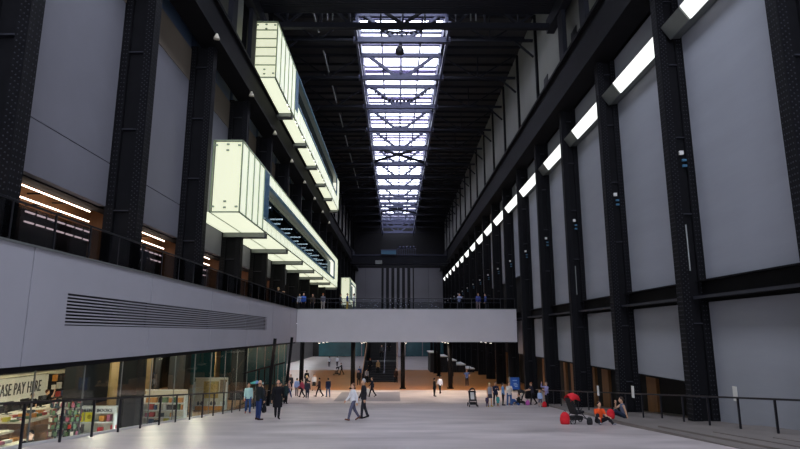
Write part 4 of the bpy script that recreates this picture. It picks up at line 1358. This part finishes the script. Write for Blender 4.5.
# couple
p, J = person('man in white shirt and grey trousers walking left in the centre', at(-1.95, 26.7), LEFT + .5, 1.66, 'walk', top=WHT, bottom=(92, 92, 112), shoes=(120, 76, 60), hair=(120, 84, 62), near=True)
p, J = person('grey haired man in dark jacket beside the man in white shirt', at(-1.55, 28.2), LEFT + .3, 1.85, 'stroll', top=(38, 38, 44), bottom=(44, 44, 52), hair=(170, 168, 166), near=True)
p, J = person('man in dark suit walking under the bridge with a white carrier bag', at(-2.28, 55.9), LEFT + .2, 1.84, 'walk', top=(34, 36, 48), coat=.16, bottom=(28, 28, 34), hair=(90, 70, 60))
hw = (-1.65, 55.5, -5.25)
e = empty('carrier_bag', (hw[0], hw[1], hw[2] - .28)); tag(e, 'white paper carrier bag beside the man in dark suit', 'bag')
aw = world(p, J['arms'][0][2] + J['arms'][0][3] * .12) if False else world(p, J['arms'][1][2] + J['arms'][1][3] * .14)
ax_, ay_, az_ = aw
MB().hexa([(ax_ - .16, ay_ - .07, az_ - .55), (ax_ + .16, ay_ - .07, az_ - .55), (ax_ + .16, ay_ + .07, az_ - .55), (ax_ - .16, ay_ + .07, az_ - .55),
           (ax_ - .18, ay_ - .08, az_ - .12), (ax_ + .18, ay_ - .08, az_ - .12), (ax_ + .18, ay_ + .08, az_ - .12), (ax_ - .18, ay_ + .08, az_ - .12)]).build('bag_body', 'white_paint', e)
MB().path([(ax_ - .1, ay_, az_ - .13), (ax_ - .04, ay_, az_), (ax_ + .04, ay_, az_), (ax_ + .1, ay_, az_ - .13)], .01, 5).build('handle', 'white_paint', e)
# group by the bridge, left
grp = [
    ('person in pink top and jeans striding at the left of the group by the bridge', -10.0, 54.6, RIGHT + .3, 1.74, 'walk', dict(top=(196, 150, 140), bottom=(44, 60, 110), hair=(60, 44, 40), shoes=WHT)),
    ('person with pale blue backpack behind the left of the group', -9.6, 56.6, AWAY, 1.7, 'stroll', dict(top=(150, 170, 210), bottom=(120, 110, 110), hair=(70, 54, 44))),
    ('person leaning forward in black with fair hair behind the group', -9.2, 59.5, RIGHT, 1.76, 'push', dict(top=BLK, bottom=BLK, hair=(206, 188, 140))),
    ('woman in red and grey top walking right in the group by the bridge', -8.95, 55.6, LEFT - .4, 1.72, 'walk2', dict(top=(170, 70, 88), bottom=(36, 38, 48), hair=(56, 40, 34))),
    ('person with dark backpack and dark jeans seen from behind in the group', -8.2, 54.2, AWAY, 1.72, 'stroll', dict(top=(58, 58, 70), bottom=(48, 58, 74), hair=(40, 32, 30), shoes=(200, 200, 205))),
    ('woman in white blouse and long black skirt behind the group', -8.7, 62.0, CAM, 1.72, 'stand', dict(top=(196, 196, 200), bottom=BLK, skirt=.24, hair=(40, 32, 30), hairlen=.06)),
    ('person in maroon top and black trousers walking at the right of the group', -7.34, 55.9, LEFT, 1.8, 'walk', dict(top=(62, 40, 44), bottom=BLK, hair=(34, 26, 24))),
    ('person in navy hooded jacket and jeans at the right end of the group', -6.45, 55.6, AWAY + .4, 1.78, 'stroll', dict(top=NAVY, bottom=(70, 90, 122), hair=(30, 26, 26))),
    ('person in black standing in shadow by the raking posts', -11.2, 58.0, AWAY, 1.74, 'stand', dict(top=BLK, bottom=BLK)),
    ('person in dark coat with teal collar behind the man in black coat', -9.4, 50.0, AWAY - .4, 1.78, 'stand', dict(top=(42, 60, 64), bottom=BLK, coat=.15)),
    ('person in charcoal hoodie behind the person in pink top', -10.9, 60.5, CAM, 1.76, 'stroll', dict(top=(52, 52, 58), bottom=BLK, hair=(40, 34, 30))),
    ('tall person in black far behind the walking group on the left', -10.2, 66.5, AWAY, 1.85, 'walk', dict(top=BLK, bottom=(40, 42, 50))),
    ('person in dark red scarf and black coat left of the bridge pillar', -11.6, 63.0, RIGHT, 1.7, 'stand', dict(top=(70, 34, 40), coat=.15, bottom=BLK, hair=(60, 40, 30), hairlen=.07)),
    ('person in dark clothes waiting beside the shop corner', -9.3, 47.0, RIGHT, 1.74, 'stand', dict(top=(36, 36, 40), bottom=(36, 38, 46), hair=(30, 26, 24))),
]
for lab, x, y, fc, h, ps, kw in grp:
    person(lab, at(x, y) if y < 51 else (x, y, -6.0), fc, h, ps, **kw)
# beyond the bridge
far = [
    ('person in white shirt far beyond the bridge, left of two', -12.0, 104.3, AWAY, 1.85, 'stroll', dict(top=WHT, bottom=BLK)),
    ('person in white shirt far beyond the bridge, right of two', -10.7, 105.5, AWAY, 1.85, 'walk', dict(top=WHT, bottom=BLK)),
    ('dark clothed person bending over a pushchair beyond the bridge', -7.9, 84.5, LEFT, 1.75, 'push', dict(top=BLK, bottom=BLK)),
    ('person in black beside the pillar left of the staircase', -4.35, 68.2, CAM, 1.75, 'stand', dict(top=(32, 30, 32), bottom=BLK, coat=.15)),
    ('person in blue top behind the pillar left of the staircase', -4.75, 76.0, CAM, 1.72, 'stand', dict(top=(60, 84, 130), bottom=BLK)),
    ('person with white bag standing at the foot of the staircase on its left', -3.6, 71.4, AWAY, 1.7, 'stand', dict(top=(150, 150, 150), bottom=BLK)),
    ('person in brown and black at the right foot of the staircase', .0, 71.6, CAM, 1.74, 'stand', dict(top=(64, 46, 38), bottom=BLK, coat=.15)),
    ('woman in black coat talking on the open floor right of centre', 3.72, 56.4, RIGHT + .3, 1.72, 'stand', dict(top=BLK, coat=.14, bottom=BLK, hair=BLK, hairlen=.05)),
    ('man in white shirt walking beside the woman in black coat', 4.45, 58.9, AWAY + .3, 1.76, 'walk2', dict(top=(222, 224, 236), bottom=BLK, hair=BLK)),
    ('person in black by the pillar row right of the staircase', 6.73, 70.6, CAM, 1.78, 'stroll', dict(top=BLK, bottom=BLK, coat=.14)),
    ('man in blue shirt with hands on hips right of the pillars', 8.2, 67.2, CAM - .2, 1.82, 'hips', dict(top=(96, 120, 176), sleeve='short', bottom=(32, 34, 52), shoes=(90, 100, 160), bald=True, hair=(150, 120, 100))),
]
for lab, x, y, fc, h, ps, kw in far:
    person(lab, (x, y, -6.0), fc, h, ps, **kw)
def stair_z(y):
    i = int((y - 72.5) / .46) if y < 78.4 else (12 if y < 79.9 else int((y - 1.4 - 72.5) / .46))
    return -6 + (max(0, i) + 1) * .175
for lab, x, y, fc, kw in (('person in black with red hair climbing the staircase on its left', -3.35, 75.2, AWAY, dict(top=BLK, bottom=BLK, hair=(150, 80, 50))),
                          ('person in tan and black coming down the middle of the staircase', -2.3, 74.4, CAM, dict(top=(150, 120, 84), bottom=BLK)),
                          ('person with white bag high up on the staircase', -2.0, 80.6, CAM, dict(top=(70, 70, 74), bottom=BLK)),
                          ('person in black near the top of the staircase', -1.0, 82.4, AWAY, dict(top=BLK, bottom=BLK))):
    person(lab, (x, y, stair_z(y)), fc, 1.74, 'stand', **kw)
# right hand groups
rg = [
    ('blonde woman in black and white striped dress beside a small child', 6.95, 43.3, CAM + .3, 1.70, 'stand', dict(top=(150, 150, 158), sleeve='none', bottom=(70, 70, 80), skirt=.16, hair=(214, 192, 140), hairlen=.09, shoes=(210, 180, 60))),
    ('man in navy jacket and black trousers behind the striped dress', 7.75, 45.4, CAM, 1.78, 'fold', dict(top=NAVY, bottom=(28, 28, 34), hair=(90, 66, 50))),
    ('person in light blue shirt half hidden beside the white cardigan', 8.35, 45.6, RIGHT, 1.72, 'stand', dict(top=(120, 160, 206), bottom=(36, 36, 44), hair=(54, 42, 36))),
    ('woman in white cardigan and blue jeans with folded arms', 8.45, 43.6, CAM + .2, 1.78, 'fold', dict(top=(226, 220, 212), bottom=(70, 100, 146), hair=(70, 48, 40), shoes=WHT)),
    ('woman in dark shirt pushing a pushchair left past the blue sign', 10.9, 46.6, LEFT, 1.76, 'push', dict(top=(52, 50, 62), sleeve='short', bottom=BLK, hair=(150, 90, 60))),
    ('man in lilac shirt holding a phone to his ear beside the railing', 11.1, 43.0, LEFT + .4, 1.75, 'phone', dict(top=(150, 146, 190), bottom=BLK, hair=(130, 110, 100))),
]
for lab, x, y, fc, h, ps, kw in rg:
    person(lab, at(x, y), fc, h, ps, **kw)
person('small child in teal dress beside the striped dress', at(7.4, 42.5), CAM, .85, 'stand', top=(60, 140, 140), bottom=(60, 140, 140), skirt=.2, hair=(200, 170, 120), shoes=(200, 60, 60))
person('toddler with fair hair standing in front of the striped dress', at(6.6, 42.4), AWAY, .8, 'stand', top=(70, 60, 84), bottom=(60, 50, 70), hair=(210, 190, 150), shoes=(220, 190, 50))
person('child in pale blue top with a red bag by the lilac shirt', at(10.5, 42.6), CAM, 1.2, 'stand', top=(170, 190, 226), bottom=(90, 90, 110), shorts=True, hair=(190, 150, 100))
person('person in black top and jeans sitting on the floor by the blue sign', at(9.45, 45.2), LEFT, 1.72, 'sit', top=(26, 30, 28), bottom=(62, 94, 150), hair=(60, 36, 30), shoes=(150, 90, 80))
person('woman in orange T-shirt sitting on the floor next to a red rucksack', at(8.45, 24.5), CAM + .1, 1.68, 'sitlow', top=(232, 84, 36), sleeve='short', bottom=(34, 34, 40), hair=(48, 32, 28), shoes=(150, 150, 160), near=True)
person('man in grey vest sitting and leaning on one arm by the railing', at(10.35, 26.6), LEFT - .1, 1.78, 'sitlean', top=(98, 104, 126), sleeve='none', bottom=(38, 48, 66), hair=(66, 54, 46), shoes=(60, 60, 70), near=True)
# bridge and balcony visitors
for lab, x, y, z, fc, kw in (
    ('fair haired person leaning on the balcony rail near the bridge corner', -10.5, 49.8, 2.25, RIGHT, dict(top=(60, 50, 50), bottom=BLK, hair=(190, 160, 120))),
    ('person in blue and white jacket on the bridge at its left end', -9.5, 58.4, 2.3, CAM, dict(top=(60, 100, 190), bottom=BLK, hair=(180, 150, 130))),
    ('person in pale grey beside the blue jacket on the bridge', -9.1 - .9, 58.9, 2.3, CAM, dict(top=(170, 176, 200), bottom=BLK)),
    ('dark haired person in brown behind the bridge rail', -8.7, 59.3, 2.3, CAM, dict(top=(70, 58, 50), bottom=BLK)),
    ('person in pale trousers and grey top on the bridge', -7.5, 58.3, 2.3, AWAY, dict(top=(100, 100, 112), bottom=(190, 180, 170), hair=(160, 90, 60))),
    ('person in navy and yellow on the bridge before the far light box', -5.0, 58.3, 2.3, RIGHT, dict(top=(50, 70, 130), bottom=(190, 160, 70))),
    ('person in white shirt on the bridge before the far light box', -4.35, 58.6, 2.3, LEFT, dict(top=WHT, bottom=(50, 60, 80))),
    ('person in black at the left of the pair by the far light box', -5.75, 58.8, 2.3, RIGHT, dict(top=(60, 60, 66), bottom=BLK)),
    ('person in pale blue leaning on the bridge rail right of centre', 6.5, 58.3, 2.3, CAM, dict(top=(150, 160, 190), bottom=BLK)),
    ('person in blue top and pale trousers on the bridge at its right', 8.45, 58.3, 2.3, CAM, dict(top=(70, 80, 150), bottom=(170, 150, 150), hair=(140, 90, 60))),
    ('person in dark clothes with blue rucksack at the right end of the bridge', 9.25, 58.6, 2.3, LEFT, dict(top=(70, 90, 160), bottom=BLK))):
    person(lab, (x, y, z), fc, 1.72, 'lean_rail' if 'lean' in lab else 'stand', group='visitors on the bridge and balcony', **kw)
person('person in dark jacket walking along the balcony behind the rail', (-10.9, 24.2, 2.25), AWAY, 1.5, 'walk', top=(44, 46, 60), bottom=BLK, group='visitors on the bridge and balcony')
person('shop worker in black shirt at the pay counter, left of two', (-18.0, 29.1, SF), RIGHT - .5, 1.70, 'stand', top=(26, 26, 28), sleeve='short', bottom=BLK, group='shop workers behind the counter')
person('shop worker in black shirt at the pay counter, right of two', (-18.0, 30.3, SF), RIGHT + .5, 1.74, 'phone', top=(30, 28, 30), sleeve='short', bottom=BLK, hair=(90, 50, 36), group='shop workers behind the counter')
person('shop customer in black seen behind the window nearest the camera', (-11.0, 17.95, SF), CAM, 1.72, 'stand', top=(30, 30, 32), bottom=BLK, hair=(24, 20, 20), hairlen=.08, group='shop customers')

# ------------------------------------------------------------------ pushchairs, rucksacks
def wheel(e, c, r, axis_x, w=.035, m='black_matte', nm='wheel'):
    mm = MB(); k = 16
    n = len(mm.v)
    for rr, off in ((r, -w / 2), (r, w / 2), (r * .72, w / 2), (r * .72, -w / 2)):
        for i in range(k):
            t = 2 * PI * i / k
            mm.v.append((c[0] + axis_x[0] * off + axis_x[1] * rr * math.cos(t), c[1] + axis_x[1] * off - axis_x[0] * rr * math.cos(t), c[2] + rr * math.sin(t)))
    for j in range(4):
        for i in range(k):
            a, b2 = j * k + i, j * k + (i + 1) % k
            c2, d2 = ((j + 1) % 4) * k + (i + 1) % k, ((j + 1) % 4) * k + i
            mm.f.append((a, b2, c2, d2))
    o = mm.build(nm, m, e)
    for i in range(4):
        t = PI * i / 4
        v = Vector((axis_x[1] * math.cos(t), -axis_x[0] * math.cos(t), math.sin(t))) * (r * .75)
        MB().tube(Vector(c) - v, Vector(c) + v, .008, k=5).build('spoke', 'mullion', o)
def pushchair(loc, face, lab, seat, hood, s=1.0, liner='white_paint'):
    e = empty('pushchair', loc)
    tag(e, lab, 'pushchair', 'pushchairs in the hall')
    WP[e] = (0, 0, 0)
    e.rotation_euler = (0, 0, face)
    e.scale = (s, s, s)
    for sx in (-1, 1):
        MB().tube((sx * .24, .42, .1), (sx * .22, -.35, .95), .018, k=6).build('frame_tube', 'rail_metal', e)
        MB().tube((sx * .24, -.35, .12), (sx * .22, .15, .6), .018, k=6).build('frame_tube', 'rail_metal', e)
        wheel(e, (sx * .27, .42, .1), .10, (1, 0))
        wheel(e, (sx * .29, -.35, .13), .13, (1, 0))
    MB().tube((-.22, -.35, .95), (.22, -.35, .95), .022, k=6).build('push_handle', 'black_matte', e)
    MB().hexa([(-.2, -.1, .36), (.2, -.1, .36), (.2, .28, .42), (-.2, .28, .42), (-.2, -.1, .44), (.2, -.1, .44), (.2, .28, .5), (-.2, .28, .5)]).build('seat', seat, e)
    MB().hexa([(-.21, -.12, .38), (.21, -.12, .38), (.21, -.04, .4), (-.21, -.04, .4), (-.2, -.34, .98), (.2, -.34, .98), (.2, -.27, 1.0), (-.2, -.27, 1.0)]).build('backrest', seat, e)
    MB().hexa([(-.12, -.05, .45), (.12, -.05, .45), (.12, -.02, .46), (-.12, -.02, .46), (-.12, -.24, .88), (.12, -.24, .88), (.12, -.21, .9), (-.12, -.21, .9)]).build('liner', liner, e)
    m = MB(); n = 8; rings = []
    for i in range(n + 1):
        t = PI * i / n
        rings.append([(.22 * math.cos(t), y, .86 + dz + .24 * math.sin(t)) for y, dz in ((-.36, .02), (-.12, .1), (.1, .02))])
    for r in rings: m.v += r
    for i in range(n):
        for j in range(2):
            a = i * 3 + j
            m.f.append((a, a + 1, a + 4, a + 3))
    o = m.build('hood', hood, e, True)
    so = o.modifiers.new('thick', 'SOLIDIFY'); so.thickness = .015
    MB().box(-.18, .18, -.28, .22, .16, .3).build('basket', 'black_matte', e)
    MB().bar((-.18, .4, .2), (.18, .4, .2), .1, .02).build('footrest', 'black_matte', e)
    return e
mat('fabric_black', rgb(28, 28, 31), .85); mat('fabric_red', rgb(206, 22, 36), .8); mat('fabric_pink', rgb(190, 90, 170), .8)
pushchair(at(5.6, 42.7), CAM, 'black pushchair with white liner standing alone on the ramp', 'fabric_black', 'fabric_black', 1.12)
pushchair(at(9.95, 46.9), LEFT, 'black pushchair with pink bag pushed past the blue sign', 'fabric_black', 'fabric_black')
pushchair((-8.6, 84.3, -6.0), LEFT, 'dark pushchair far beyond the bridge', 'fabric_black', 'fabric_black')
pushchair(at(7.55, 24.7), RIGHT + .35, 'red and black pushchair beside the woman in orange', 'fabric_black', 'fabric_red', 1.05, 'fabric_red')
def rucksack(x, y, z, lab, m='fabric_red', s=1.0):
    e = empty('rucksack', (x, y, z)); tag(e, lab, 'rucksack', 'rucksacks in the hall')
    q = MB()
    X, Y = Vector((1, 0, 0)), Vector((0, 1, 0))
    loft(q, [(Vector((x, y, z + a * s)), X, Y, rx * s, ry * s) for a, rx, ry in ((0, .14, .09), (.03, .19, .13), (.2, .21, .15), (.36, .18, .13), (.46, .11, .08), (.49, .04, .03))])
    q.build('bag_body', m, e, True)
    q = MB(); loft(q, [(Vector((x, y - .13 * s, z + a * s)), X, Y, rx * s, .05 * s) for a, rx in ((.05, .1), (.08, .14), (.2, .13), (.24, .08))])
    q.build('front_pocket', m, e, True)
    MB().path([(x - .05, y, z + .47 * s), (x - .03, y, z + .53 * s), (x + .03, y, z + .53 * s), (x + .05, y, z + .47 * s)], .01 * s, 5).build('handle', 'fabric_black', e)
    for sx in (-1, 1):
        MB().path([(x + sx * .09 * s, y + .13 * s, z + .4 * s), (x + sx * .11 * s, y + .2 * s, z + .25 * s), (x + sx * .09 * s, y + .13 * s, z + .08 * s)], .015 * s, 5).build('strap', 'fabric_black', e)
rucksack(9.25, 25.3, step_z(9.25, 25.3), 'red rucksack standing between the woman in orange and the man', s=.85)
rucksack(6.98, 24.3, rz(24.3), 'large round red bag leaning on the red pushchair', s=1.0)
rucksack(10.7, 42.2, step_z(10.7, 42.2), 'small red bag at the feet of the child in pale blue', s=.8)
rucksack(10.35, 46.0, step_z(10.35, 46.0) , 'pink bag beside the pushchair by the blue sign', 'fabric_pink', .8)
rucksack(7.9, 24.0, rz(24.0), 'small black bag on the floor before the red pushchair', 'fabric_black', .6)
